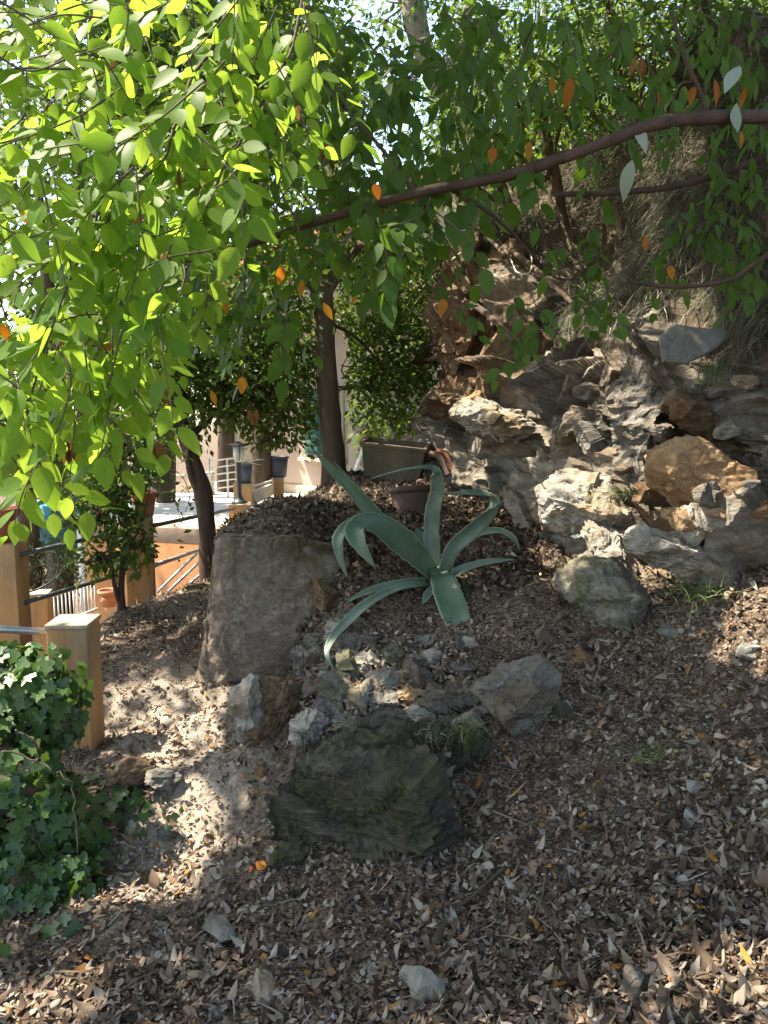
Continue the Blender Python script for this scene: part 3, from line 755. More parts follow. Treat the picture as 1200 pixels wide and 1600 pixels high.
def stone_label(j):
    for rn, row in zip(('top', 'upper middle', 'lower middle', 'bottom'), rows):
        if j in row: return f"large stone in the {rn} row of the heap below the agave, {['leftmost', 'second from left', 'third from left', 'fourth from left', 'fifth from left', 'sixth from left', 'rightmost'][row.index(j) if row.index(j) < len(row) - 1 else 6]}"
    return 'small chip of stone wedged between the larger heaped stones below the agave'
for j, (px, py, w, h) in enumerate(stones):
    loose_rock(px, py, w * RNG.uniform(1.2, 1.75) * (1 if j < 26 else .75), h * RNG.uniform(1.0, 1.5) * (1 if j < 26 else .75), ['rock_pale', 'rock_grey', 'rock_grey', 'rock_moss', 'rock_pale', 'rock_grey'][j % 6] if j != 8 else 'rock_ochre', 400 + j,
               stone_label(j), None, tuple(RNG.uniform(-.5, .5, 3)), .9, 4, .62, 'stone', 'stone', 9, group='stones heaped below the agave', cut=(.3, .7), strata=.12, rough=.1)

# ------------------------------------------------------------------ leaf litter
def bilin(XY): return ground_h(XY)
def scatter_ground(n, ymax=7.4):
    if ymax is None: return np.column_stack([RNG.uniform(-.95, 1.1, n), RNG.uniform(3.6, 7.2, n)])
    Y = 1.25 + (ymax - 1.25) * RNG.uniform(0, 1, n) ** 1.9
    X = RNG.uniform(-.72, .92, n) * (Y + .25)
    return np.stack([X, Y], 1)
def lay_on(XY, lift=.006):
    z = ground_h(XY); e = .03
    zx = ground_h(XY + [e, 0]); zy = ground_h(XY + [0, e])
    N = nrm(np.stack([-(zx - z) / e, -(zy - z) / e, np.ones(len(z))], 1))
    return np.column_stack([XY, z]) + N * lift, N
OAK = leaf_tpl(7, .24, .35, .5, .8, 1, .3, 3); CURL = leaf_tpl(6, .27, .5, .7, .85, .75, .25, 5); FLAT = leaf_tpl(5, .3, .05, .1, .8)
litter = MB()
def add_litter(n, tpl, smin, smax, lean, ymax=7.4, dt=0.):
    XY = scatter_ground(n, ymax)
    keep = XY[:, 0] > -2.1 + .1 * XY[:, 1]
    keep &= RNG.uniform(0, 1, n) > .3 * path_mask(XY)
    cl = fbm(np.column_stack([XY * 2.6, 0 * XY[:, 0]]), 3, 55); keep &= RNG.uniform(-.9, 1.2, n) < cl + .75
    XY = XY[keep]; m = len(XY)
    P, N = lay_on(XY, .004); P = P + N * RNG.uniform(0, .016, m)[:, None]
    D = rnd_dirs(m); D = nrm(D - N * (D * N).sum(1, keepdims=True)); D = nrm(D + N * RNG.normal(0, lean, m)[:, None])
    Nn = nrm(N + rnd_dirs(m) * .42); Nn = np.where(RNG.uniform(0, 1, (m, 1)) < .35, -Nn, Nn)
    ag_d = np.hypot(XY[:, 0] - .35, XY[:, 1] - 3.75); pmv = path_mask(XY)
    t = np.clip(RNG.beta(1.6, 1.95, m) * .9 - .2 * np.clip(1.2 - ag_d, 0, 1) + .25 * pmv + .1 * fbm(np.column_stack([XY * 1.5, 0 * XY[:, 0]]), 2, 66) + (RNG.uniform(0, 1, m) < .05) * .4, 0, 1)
    t = np.clip(t + dt, 0, 1); S = RNG.uniform(smin, smax, m) * np.clip(1.12 - .05 * XY[:, 1], .7, 1.1) * (1 + .25 * vnoise(np.column_stack([XY * 3, 0 * XY[:, 0]]), 67))
    put_leaves(litter, tpl, P, D, Nn, S, t)
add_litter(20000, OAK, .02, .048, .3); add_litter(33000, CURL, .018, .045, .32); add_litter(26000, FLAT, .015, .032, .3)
add_litter(64000, SMALL, .009, .022, .4)
# drifts of bigger curled leaves, broken stalks
BIG = leaf_tpl(8, .27, .8, .9, .8, .65, .28, 9); TW = (np.array([[-.03,0,0],[.03,0,0],[.05,.5,.06],[-.0,.5,.06],[.02,1,0],[-.01,1,0]]), np.array([[0,1,2,3],[3,2,4,5]]), np.zeros((6, 2)))
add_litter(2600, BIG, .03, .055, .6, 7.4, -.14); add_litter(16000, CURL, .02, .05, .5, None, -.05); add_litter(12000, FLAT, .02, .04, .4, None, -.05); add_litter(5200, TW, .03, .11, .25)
# pale broken debris among the heaped stones
q = RNG.uniform([480, 995], [750, 1140], (170, 2)); C = np.array([on_ground(*p) for p in q]); C = np.repeat(C, 14, 0) + RNG.normal(0, .03, (170 * 14, 3)) * [1, 1, 0]
P, N = lay_on(C[:, :2], .006); m = len(P); P = P + N * RNG.uniform(0, .02, m)[:, None]
put_leaves(litter, SMALL, P, rnd_dirs(m) + N * .2, N + rnd_dirs(m) * .7, RNG.uniform(.01, .034, m), RNG.uniform(.42, .76, m))
litter.build('leaf_litter', M['litter'], kind='stuff')
# crumbs and small gravel trodden into the path
cr = MB(); XY = scatter_ground(26000, 6.4); XY = XY[RNG.uniform(0, 1, len(XY)) < path_mask(XY) * .8 + .1]
P, N = lay_on(XY, .002); V0, F0 = ico(1); m = len(P)
S = RNG.uniform(.002, .007, m); Sc = RNG.uniform(.5, 1.5, (m, 1, 3))
W = P[:, None] + V0[None] * S[:, None, None] * Sc
cr.add(W.reshape(-1, 3), (np.arange(m)[:, None, None] * len(V0) + F0[None]).reshape(-1, 3), np.repeat(RNG.uniform(.3, .9, m), len(V0)))
cr.build('gravel', M['litter'], kind='stuff', smooth=False)

# twigs lying about, each its own thing
def ground_twig(pix, r, label, mat='twig'):
    P = np.array([on_ground(*p) for p in pix]) + np.array([0, 0, .025])
    mb = MB(); mb.add(*tube(P, np.linspace(r, r * .5, len(P)), 6, 24, .25, 3)); tag(mb.build('twig', M[mat]), label, 'twig')
ground_twig([(775,1190),(745,1260),(690,1325),(640,1352),(590,1375)], .005, 'long dark twig curving down beside the big dark rock')
ground_twig([(790,1365),(740,1410),(680,1460)], .006, 'straight grey stick lying in the leaves below the big rock')
ground_twig([(560,1405),(515,1440),(470,1452)], .004, 'short bent twig in front of the dark rock')
ground_twig([(1125,1440),(1130,1520),(1122,1595)], .005, 'pale stick pointing down the slope at bottom right', 'bark_pale')
ground_twig([(770,1278),(800,1290),(828,1302)], .004, 'tiny pale stick across the leaves at mid slope', 'bark_pale')
ground_twig([(500,1060),(540,1048),(575,1020),(580,990)], .007, 'whitish forked root among the heaped stones', 'bark_pale')
ground_twig([(600,1120),(650,1098),(690,1060)], .005, 'thin arched root lying over the heaped stones', 'bark_pale')
ground_twig([(930,1255),(960,1200),(1000,1180)], .003, 'fine grey twig high on the right slope')
ground_twig([(905,1330),(870,1400),(880,1470)], .003, 'fine dark twig under the middle of the slope')

# crumpled wrapper
wr = thing('wrapper', 'crumpled orange and yellow wrapper on the path left of the dark rock', 'litter', on_ground(403, 1362))
for (dx, dz, mat, s) in ((.012, .02, ('w_orange', (.75, .26, .04)), .026), (-.02, .012, ('w_red', (.6, .12, .06)), .018), (-.002, .004, ('w_green', (.35, .42, .1)), .02)):
    V, Fc = rock((s, s * .6, s * .55), int(s * 1e4), 2, 8, (.4, .7), .2, 0, eul(.3, .2, s * 90))
    M[mat[0]] = plain('wrapper_print', mat[1], .4, .2, 30, .1)
    mb = MB(); mb.add(V + on_ground(403, 1362) + np.array([dx, 0, dz]), Fc); mb.build('wrapper_fold', M[mat[0]], wr, smooth=False)

# ------------------------------------------------------------------ agave
ag0 = img(682, 898, 3.72)
ag = thing('agave', 'large blue green agave with long bending leaves on the leafy terrace', 'agave', ag0)
def agave_leaf(pix, widths, nvec, tint=1., cup=.34, th=.015):
    P = np.array([img(*p) for p in pix]); n = 72; C = catmull(P, n); T = nrm(np.gradient(C, axis=0))
    Yd = np.interp(np.linspace(0, 1, n), np.linspace(0, 1, len(pix)), [p[2] for p in pix])
    w = np.interp(np.linspace(0, 1, n), np.linspace(0, 1, len(widths)), widths) * Yd / F / 2
    w = w * .98 * (1 + .035 * np.where(np.arange(n) % 3 == 0, 1, -.3) + .03 * RNG.normal(size=n)); nv = np.asarray(nvec, float)
    if nv.ndim == 1: nv = np.repeat(nv[None], n, 0)
    else: nv = np.stack([np.interp(np.linspace(0, 1, n), np.linspace(0, 1, len(nv)), nv[:, a]) for a in range(3)], 1)
    S = nrm(np.cross(T, nv)); Nn = nrm(np.cross(S, T))
    k = 9; s = np.linspace(-1, 1, k)
    top = C[:, None] + S[:, None] * (w[:, None] * s)[..., None] + Nn[:, None] * (w[:, None] * cup * (s ** 2)[None])[..., None]
    bot = top - Nn[:, None] * (np.minimum(th, w[:, None] * .35) * (1.05 - .9 * s ** 2)[None])[..., None]
    V = np.concatenate([top, bot[:, ::-1]], 1); kk = 2 * k
    t = np.linspace(0, 1, n)
    V = V.reshape(-1, 3); U = np.stack([np.tile(np.concatenate([s, s[::-1]]), n), np.repeat(t, kk)], 1)
    i = np.arange(n - 1)[:, None] * kk; j = np.arange(kk)[None]; q = (j + 1) % kk
    fq = np.stack([i + j, i + q, i + kk + q, i + kk + j], -1).reshape(-1, 4)
    mb = MB(); mb.add(V, fq, tint, U); return mb.build('leaf', M['agave'], ag)
cam_n = np.array([0, -1, .25])
agave_leaf([(676,900,3.72),(652,872,3.62),(612,838,3.52),(578,822,3.45),(556,828,3.4),(566,855,3.36),(588,890,3.34)], [34,46,52,50,42,34,20,1], [(.5,-.7,.6),(.35,-.8,.5),(.2,-.85,.5),(0,-.7,.7),(-.3,-.6,.7),(-.4,-.9,0),(-.2,-1,0)], .3)
agave_leaf([(660,885,3.8),(610,842,3.8),(565,820,3.75),(533,836,3.7),(532,868,3.66),(544,905,3.64)], [20,34,36,30,24,14,1], [(.2,-.7,.7),(.1,-.7,.7),(0,-.5,.9),(-.6,-.6,.5),(-.6,-.9,0),(-.5,-.9,0)], .55)
agave_leaf([(640,868,3.9),(600,822,3.88),(560,775,3.86),(520,735,3.86),(489,703,3.86)], [14,24,24,18,12,1], (-.45,-.7,.55), .1)
agave_leaf([(645,868,3.92),(600,818,3.9),(560,768,3.9),(517,716,3.9)], [12,18,16,10,1], (.6,-.75,-.1), .15)
agave_leaf([(680,892,3.76),(674,845,3.78),(676,800,3.78),(685,762,3.76),(676,734,3.72),(640,733,3.66),(600,742,3.62),(574,750,3.6)], [20,26,24,24,22,14,8,5,1], [(.2,-1,.1),(0,-1,.1),(-.2,-1,.1),(-.4,-.8,.4),(-.3,-.3,.9),(0,-.2,1),(0,-.2,1)], 1.)
agave_leaf([(690,893,3.72),(706,858,3.7),(738,828,3.68),(766,797,3.66),(768,776,3.62),(735,771,3.56),(688,772,3.5)], [16,22,26,26,26,22,14,1], [(.4,-.9,.3),(.4,-.8,.5),(.6,-.7,.5),(.7,-.7,.2),(.1,-.3,.95),(0,-.45,.9),(0,-.5,.85)], .85)
agave_leaf([(766,792,3.72),(774,778,3.74),(783,790,3.72)], [14,13,2], (.3,-.9,.2), .8)
agave_leaf([(694,898,3.75),(708,864,3.78),(740,838,3.8),(778,830,3.8),(802,842,3.78),(813,862,3.76)], [14,18,17,15,12,1], [(.3,-.6,.7),(.2,-.6,.8),(0,-.5,.9),(0,-.5,.9),(.4,-.7,.6),(.6,-.8,.2)], .55)
agave_leaf([(694,908,3.7),(720,892,3.68),(756,880,3.66),(804,874,3.64)], [12,20,17,13,3], (0,-.55,.85), .8)
agave_leaf([(684,896,3.68),(692,906,3.6),(702,935,3.5),(714,966,3.42),(717,982,3.41),(714,990,3.45)], [26,38,46,46,42,34,6], [(0,-.6,.8),(-.1,-.75,.65),(-.1,-.95,.3),(-.1,-1,.1),(-.1,-1,0)], .45, .16, .02)
agave_leaf([(676,908,3.68),(640,912,3.64),(598,918,3.58),(562,930,3.54),(538,944,3.52)], [14,20,18,14,8,1], (0,-.6,.8), .8)
agave_leaf([(676,912,3.66),(628,918,3.56),(580,940,3.45),(540,975,3.36),(517,1004,3.26),(512,1026,3.2),(526,1052,3.17)], [12,16,18,20,20,14,7,1], [(-.1,-.5,.85),(-.2,-.5,.85),(-.3,-.6,.75),(-.4,-.7,.6),(-.5,-.8,.3),(-.5,-.8,.3),(0,-1,0)], .9)
agave_leaf([(674,890,3.8),(664,862,3.84),(656,840,3.86),(650,824,3.88)], [22,30,22,3], (.3,-.8,.5), 1.)
agave_leaf([(690,905,3.62),(668,930,3.56),(660,944,3.54)], [12,14,2], (0,-.7,.7), .7)
V, Fc = rock((.05, .05, .06), 77, 3, 4); mb = MB(); mb.add(V + ag0 + np.array([0, 0, -.02]), Fc); mb.build('heart', M['agave'], ag)

# ------------------------------------------------------------------ pots on the mound
p0 = on_ground(642, 800); p0 = img(642, 802, 4.75); p0[2] = hz(p0[0], p0[1]) - .01
pt = thing('plant_pot', 'empty round dark brown plastic pot tilted on the leafy mound', 'plant pot', p0)
rr = 62 * 4.75 / F / 2; hh = .19
ax = eul(-.12, -.08, 0)
mb = MB(); mb.add(*lathe([(0, 0), (rr * .78, 0), (rr * .8, .01), (rr * .98, hh), (rr * .92, hh), (rr * .76, .06), (0, .06)], p0, 32, ax)); mb.build('body', M['pot_dark'], pt)
mb = MB(); mb.add(*lathe([(rr * .96, hh - .03), (rr * 1.06, hh - .028), (rr * 1.08, hh + .006), (rr * .93, hh + .008), (rr * .9, hh - .02)], p0, 32, ax)); mb.build('rim', M['pot_dark'], pt)
mb = MB(); mb.add(*lathe([(0, .105), (rr * .5, .1), (rr * .84, .09)], p0, 20, ax)); mb.build('soil', M['soil_dark'], pt)

c0 = img(617, 722, 5.75); tb = thing('tub', 'weathered olive grey rectangular tub tilted behind the round pot', 'tub', c0 - np.array([0, 0, .16]))
w, h, dd = 98 * 5.75 / F, 56 * 5.75 / F, .26
ax = eul(.12, .10, -.18)
def trough(w, d, h, t, tp):
    o = [(-.5, -.5), (.5, -.5), (.5, .5), (-.5, .5)]; V = []
    for s, z, iw in ((tp, -h / 2, 0), (1, h / 2, 0), (1, h / 2, t), (tp, -h / 2 + t, t)):
        for a, b in o: V.append((a * (w * s - 2 * iw), b * (d * s - 2 * iw), z))
    Q = []
    for l in range(3):
        for i_ in range(4): Q.append([l * 4 + i_, l * 4 + (i_ + 1) % 4, l * 4 + 4 + (i_ + 1) % 4, l * 4 + 4 + i_])
    Q += [[3, 2, 1, 0], [12, 13, 14, 15]]
    return np.array(V), np.array(Q)
V, Q = trough(w, dd, h, .02, .86); mb = MB(); mb.add(V @ ax + c0, Q); mb.build('body', M['tub'], tb, smooth=False)
V, Q = box((0, 0, 0), (w * .8, dd * .7, .02), .004); mb = MB(); mb.add(V @ ax + c0 + np.array([0, 0, .05]), Q); mb.build('soil', M['soil_dark'], tb)
mb = MB()
for (a, b, cx, cy) in ((w + .03, .025, 0, -dd / 2), (w + .03, .025, 0, dd / 2), (.025, dd, -w / 2, 0), (.025, dd, w / 2, 0)):
    V, Q = box((cx, cy, h / 2), (a, b, .03), .005); mb.add(V @ ax + c0, Q)
mb.build('rim', M['tub'], tb)
for j, (a, b) in enumerate((((672,708,5.6),(700,742,5.5)), ((684,704,5.65),(708,738,5.55)))):
    P = np.array([img(*a), img(*a) * .6 + img(*b) * .4 + np.array([.02, 0, .03]), img(*b)])
    mb = MB(); V, Q = tube(P, .022, 6, 12); mb.add(V, Q)
    tag(mb.build('broken_tile', M['terracotta' if j else 'pot_dark'], smooth=False), ['dark curved shard leaning on the right end of the tub', 'reddish curved shard beside the dark one right of the tub'][j], 'shard')
# ------------------------------------------------------------------ garden posts and pipe rails
def pillar(name, label, cx, cy, z0, z1, wx, wy, rot=0, cap=.0, group=None):
    t = thing(name, label, 'post', (cx, cy, z0), group)
    V, Fc = box((0, 0, 0), (wx, wy, z1 - z0), .008, rotz(rot), sub=3)
    V = V + .003 * np.stack([vnoise(V * 14, 3 + a) for a in range(3)], 1)
    mb = MB(); mb.add(V + np.array([cx, cy, (z0 + z1) / 2]), Fc); mb.build('shaft', M['plaster'], t)
    if cap:
        V, Fc = box((cx, cy, z1 + cap / 2 - .002), (wx + .012, wy + .012, cap), .006, rotz(rot)); mb = MB(); mb.add(V, Fc); mb.build('cap', M['plaster_cap'], t)
    return t
def rail(name, label, P, r, mat, cat='rail', n=None, group=None):
    mb = MB(); mb.add(*tube(np.array(P), r, 10, n)); return tag(mb.build(name, M[mat]), label, cat, group)

a = img(118, 1165, 3.28); zt = img(118, 984, 3.22)[2]
pillar('fence_post', 'short ochre post with a pale sunlit top beside the ivy', a[0] + .003, 3.32, a[2] - .12, zt, .172, .18, .05, .022)
b = img(2, 1000, 4.35); pillar('fence_post', 'ochre post at the left edge carrying a terracotta pot', b[0] - .02, 4.42, b[2] - .2, img(0, 850, 4.35)[2], .26, .2, .1)
c5 = img(220, 930, 5.3); zc = img(220, 808, 5.2)[2]
pillar('fence_post', 'ochre post behind the leafy shrub carrying a terracotta pot with a trailing plant', c5[0], 5.32, c5[2] - .15, zc, .185, .2, .25)
rail('pipe_rail', 'pale metal pipe running left from the short ochre post', [img(-160, 975, 3.3), img(90, 988, 3.3)], .0165, 'steel')
rail('pipe_rail', 'dark upper pipe rail climbing from the left edge post to the shrub', [img(30, 867, 4.4), img(205, 826, 5.3)], .014, 'rail_dark')
rail('pipe_rail', 'dark lower pipe rail climbing from the left edge post to the shrub', [img(30, 944, 4.4), img(205, 892, 5.3)], .014, 'rail_dark')
rail('pipe_rail', 'dark upper pipe rail from the pot post to the lamp post', [img(240, 821, 5.3), img(366, 795, 8.0)], .016, 'rail_dark')
rail('pipe_rail', 'grey lower pipe rail leaving the pot post in front of the orange wall', [img(240, 884, 5.3), img(332, 852, 7.4)], .016, 'steel')
rail('stair_rod', 'steep grey rod under the lower pipe rail, left one of the slanting rods', [img(246, 925, 6.8), img(308, 864, 7.2)], .014, 'steel', 'rod')
rail('stair_rod', 'steep grey rod under the lower pipe rail, middle one of the slanting rods', [img(262, 925, 6.8), img(322, 868, 7.2)], .014, 'steel', 'rod')
rail('stair_rod', 'steep grey rod under the lower pipe rail, right one of the slanting rods', [img(296, 912, 6.8), img(330, 884, 7.2)], .014, 'steel', 'rod')
rail('garden_hose', 'thin dark hose hanging in a loop under the upper rail by the pale olive', [img(85, 852, 4.7), img(92, 880, 4.7), img(84, 905, 4.7), img(60, 920, 4.7), img(38, 926, 4.6)], .006, 'rail_dark', 'hose', 24)

def clay_pot(label, c, r, h, mat='terracotta'):
    t = thing('flower_pot', label, 'flower pot', c)
    mb = MB(); mb.add(*lathe([(0, 0), (r * .68, 0), (r * .92, h * .78), (r * .85, h * .78), (r * .6, h * .2)], c, 24)); mb.build('body', M[mat], t)
    mb = MB(); mb.add(*lathe([(r * .92, h * .74), (r * 1.06, h * .76), (r * 1.06, h * .98), (r * 1.0, h), (r * .9, h * .98), (r * .88, h * .8)], c, 24)); mb.build('rim', M[mat], t)
    mb = MB(); mb.add(*lathe([(0, h * .9), (r * .9, h * .86)], c, 16)); mb.build('soil', M['soil_dark'], t)
    return t
clay_pot('terracotta pot on the post at the left edge', np.array([b[0] - .02, 4.42, img(0, 850, 4.35)[2]]), .12, .2)
tp = np.array([c5[0] + .05, 5.3, zc]); pot2 = clay_pot('terracotta pot with trailing stems on the post behind the shrub', tp, .085, .165)
clay_pot('small sunlit terracotta pot on the ground left of the small shrub stems', img(170, 947, 5.4), .07, .12, 'terracotta_pale')
# trailing plant in the pot
tr_ = thing('trailing_plant', 'leafy stems trailing out of the terracotta pot on the post', 'plant', tp + [0, 0, .15])
for j, pix in enumerate([[(240,770),(262,735),(285,745),(296,775),(290,800)], [(238,770),(250,720),(275,700),(290,720)], [(245,772),(268,770),(278,795),(282,815)], [(235,770),(232,745),(245,728)]]):
    P = catmull(np.array([img(x, y, 5.25 + .03 * j) for x, y in pix]), 20); mb = MB(); mb.add(*tube(P, .003, 5)); mb.build('stem', M['twig'], tr_)
    q = P[RNG.integers(2, 20, 22)] + RNG.normal(0, .018, (22, 3)); mb = MB()
    put_leaves(mb, SMALL, q, rnd_dirs(22) + [0, 0, -.6], rnd_dirs(22) + [0, -.5, .6], RNG.uniform(.03, .055, 22), RNG.uniform(0, 1, 22)); mb.build('foliage', M['leaf_small'], tr_, kind='stuff')

# ------------------------------------------------------------------ terrace and house
ZT = .43
def flat_box(x0, x1, y0, y1, z0, z1, bev=.01): return box(((x0 + x1) / 2, (y0 + y1) / 2, (z0 + z1) / 2), (x1 - x0, y1 - y0, z1 - z0), bev)
mb = MB(); _V, _F = flat_box(-3.45, .6, 8.5, 14, ZT - .1, ZT); _V[:, 1] += np.where(_V[:, 1] < 10, -.26 * (_V[:, 0] + 3.4), 0); mb.add(_V, _F); mb.build('terrace_floor', M['floor'], kind='structure')
tw = thing('terrace_wall', 'orange rendered wall holding up the white terrace', 'wall', (-1.5, 7.9, -1.2))
mb = MB(); TA = -.26; trot = lambda VF: ((VF[0] - [-3.4, 8.3, 0]) @ rotz(TA) + [-3.4, 8.3, 0], VF[1])
mb.add(*trot(flat_box(-3.35, .6, 8.35, 8.55, -1.4, ZT - .16))); mb.build('face', M['orange_wall'], tw)
mb = MB(); mb.add(*trot(flat_box(-3.4, .6, 8.30, 8.6, ZT - .157, ZT + .012))); mb.build('edge_band', M['band'], tw)
x = img(117, 890, 7.85)[0]
rail('downpipe', 'white downpipe at the left end of the orange wall', [(x, 8.05, -.9), (x, 8.05, .5)], .035, 'rail_white', 'pipe')
def tpillar(label, pxl, pxr, ptop, Y, pbase=None):
    x0, x1 = img(pxl, ptop, Y)[0], img(pxr, ptop, Y)[0]
    return pillar('terrace_post', label, (x0 + x1) / 2, Y + .12, ZT, img(pxl, ptop, Y)[2], x1 - x0, .24, .18, .015), np.array([(x0 + x1) / 2, Y + .12, img(pxl, ptop, Y)[2] + .015])
_, la = tpillar('low orange post on the terrace carrying the black lamp', 354, 388, 790, 8.25)
_, pb = tpillar('orange post on the terrace carrying the grey bucket with dry stems', 362, 391, 758, 9.4)
_, pc = tpillar('slim orange post on the terrace carrying the dark tapered bucket', 425, 441, 748, 11.0)
mb = MB(); q0, q1 = img(392, 760, 9.6), img(426, 748, 11.0)
d = q1 - q0; d[2] = 0; L = np.linalg.norm(d); ang = math.atan2(d[1], d[0])
V, Fc = box((0, 0, 0), (L - .1, .06, .16), .005, rotz(ang)); mb.add(V + (q0 + q1) / 2 * [1, 1, 0] + [0, 0, ZT + .14], Fc)
tag(mb.build('parapet', M['beige_wall']), 'beige parapet panel between the two bucket posts', 'parapet')
rail('pipe_rail', 'white rail over the beige parapet between the bucket posts', [img(388, 762, 9.5), img(428, 750, 11.0)], .014, 'rail_white')
rail('pipe_rail', 'white rail low along the parapet beside the lamp post', [img(384, 796, 8.3), img(424, 780, 9.6)], .014, 'rail_white')
# lamp
lp = thing('garden_lamp', 'small black garden lamp with a glass lantern on the low terrace post', 'lamp', la)
sc_ = 8.3 / F
H = 98 * sc_
mb = MB(); mb.add(*lathe([(0, 0), (.085, 0), (.085, .012), (.055, .03), (.04, .055), (.034, .08)], la, 20)); mb.build('base', M['iron'], lp)
mb = MB(); mb.add(*lathe([(.03, .07), (.026, .1), (.024, H * .6), (.03, H * .62), (.026, H * .66), (0, H * .66)], la, 14)); mb.build('column', M['iron'], lp)
mb = MB(); mb.add(*lathe([(.03, H * .66), (.052, H * .7), (.066, H * .93), (.06, H * .93), (.045, H * .71)], la, 16)); mb.build('glass', M['glass'], lp)
mb = MB(); mb.add(*lathe([(0, H * .93), (.1, H * .93), (.1, H * .945), (.04, H * .97), (.012, H * 1.0), (0, H * 1.0)], la, 16)); mb.build('lamp_cap', M['iron'], lp)
mb = MB()
for q in range(4): u = q * math.pi / 2 + .4; mb.add(*tube([la + [.05 * math.cos(u), .05 * math.sin(u), H * .68], la + [.067 * math.cos(u), .067 * math.sin(u), H * .935]], .004, 5))
mb.build('cage', M['iron'], lp)
def bucket(label, c, r, h):
    t = thing('bucket', label, 'bucket', c)
    mb = MB(); mb.add(*lathe([(0, 0), (r * .76, 0), (r * .97, h), (r * .92, h), (r * .74, .03), (0, .03)], c, 22)); mb.build('body', M['bucket'], t)
    mb = MB(); mb.add(*lathe([(r * .96, h * .9), (r * 1.05, h * .91), (r * 1.05, h), (r * .95, h * 1.01)], c, 22)); mb.build('rim', M['bucket'], t)
    mb = MB(); mb.add(*lathe([(0, h * .85), (r * .92, h * .83)], c, 14)); mb.build('soil', M['soil_dark'], t)
bucket('grey bucket of dry white stems on the post behind the lamp', pb + [.03, 0, 0], .095, .23)
bucket('wide dark grey tapered bucket on the slim post by the pink house', pc + [0, 0, 0], .155, .30)
dp = thing('dry_plant', 'dead white twiggy plant in the grey bucket behind the lamp', 'plant', pb)
mb = MB()
for j in range(34):
    u = RNG.normal(size=3) * [1, 1, .4] + [.2, 0, 1.]; u = nrm(u); q = pb + [.03, 0, .2]
    mb.add(*tube([q + RNG.normal(0, .02, 3), q + u * .09 + [0, 0, .02], q + u * RNG.uniform(.12, .26) + [RNG.normal(0, .05), 0, -.03]], [.006, .003], 4, 7))
mb.build('stems', M['white_dry'], dp, kind='stuff')
# railing at the back of the terrace + low parapet
rg = thing('terrace_railing', 'pale metal railing of thin bars at the back of the terrace, behind the lamp', 'railing', (-2.6, 11, ZT))
for j, py in enumerate((718, 729, 740, 751, 762)):
    mb = MB(); mb.add(*tube([img(325, py + 3, 11.2), img(384, py - 5, 11.0)], .012, 6)); mb.build('bar', M['rail_white'], rg)
for px in (328, 356, 382):
    mb = MB(); q = img(px, 760, 11.15); mb.add(*tube([[q[0], q[1], ZT], [q[0], q[1], 1.0]], .016, 6)); mb.build('upright', M['rail_white'], rg)
V, Fc = flat_box(img(225, 750, 11.8)[0], img(318, 750, 11.8)[0], 11.8, 11.95, ZT, img(300, 742, 11.8)[2]); mb = MB(); mb.add(V, Fc)
tag(mb.build('parapet', M['pink_wall']), 'low pink parapet along the back of the terrace behind the forked tree', 'parapet')
V, Fc = flat_box(img(318, 750, 11.4)[0], img(331, 750, 11.4)[0], 11.4, 11.6, ZT, img(322, 738, 11.4)[2]); mb = MB(); mb.add(V, Fc)
tag(mb.build('terrace_post', M['beige_wall']), 'beige post at the left end of the pale metal railing', 'post')

hs = thing('house', 'pink house with green shutters behind the dark leaning trunk', 'house', (0, 13, ZT))
h0 = np.array([img(413, 760, 12.2)[0], 12.2]); ang = -.72
def hbox(u0, u1, v0, v1, z0, z1, bev=.01):
    V, Fc = box(((u0 + u1) / 2, (v0 + v1) / 2, (z0 + z1) / 2), (u1 - u0, v1 - v0, z1 - z0), bev)
    return V @ rotz(ang) + [h0[0], h0[1], 0], Fc
def hpart(name, mat, *bx, parent=None): mb = MB(); mb.add(*hbox(*bx)); return mb.build(name, M[mat], parent or hs)
hpart('wall', 'pink_wall', 0, 2.4, 0, 6, ZT - .6, 3.5)
hpart('column', 'beige_wall', -.32, -.02, -.45, -.1, ZT, 3.3)
hpart('plinth', 'beige_wall', .02, 2.38, -.03, -.002, ZT, ZT + .14)
hpart('porch_beam', 'beige_wall', -.35, 2.3, -.5, -.004, 3.1, 3.5)
rf = hpart('roof', 'roof', -.6, 2.8, -.7, 6.4, 3.53, 3.72)
for j in range(13):
    V, Fc = hbox(-.55 + j * .25, -.42 + j * .25, -.74, 6.3, 3.70, 3.77, .02); mb = MB(); mb.add(V, Fc); mb.build('tile_row', M['roof'], rf)
wd = hpart('window', 'beige_wall', .98, 1.8, -.05, -.003, 1.0, 2.05)
V = hpart('sill', 'beige_wall', .92, 1.86, -.12, -.004, .93, .99, parent=wd)
for (u0, u1) in ((1.04, 1.38), (1.4, 1.74)):
    sh = hpart('shutter', 'shutter', u0, u1, -.085, -.054, 1.04, 2.0)
    for q in range(9):
        V, Fc = hbox(u0 + .04, u1 - .04, -.1, -.088, 1.09 + q * .098, 1.15 + q * .098, .004); mb = MB(); mb.add(V, Fc); mb.build('slat', M['shutter'], sh)
rail('stair_rail', 'pale leaning handrail between the trunk and the tub', [img(552, 742, 8.5), img(572, 690, 9.2)], .02, 'rail_white')
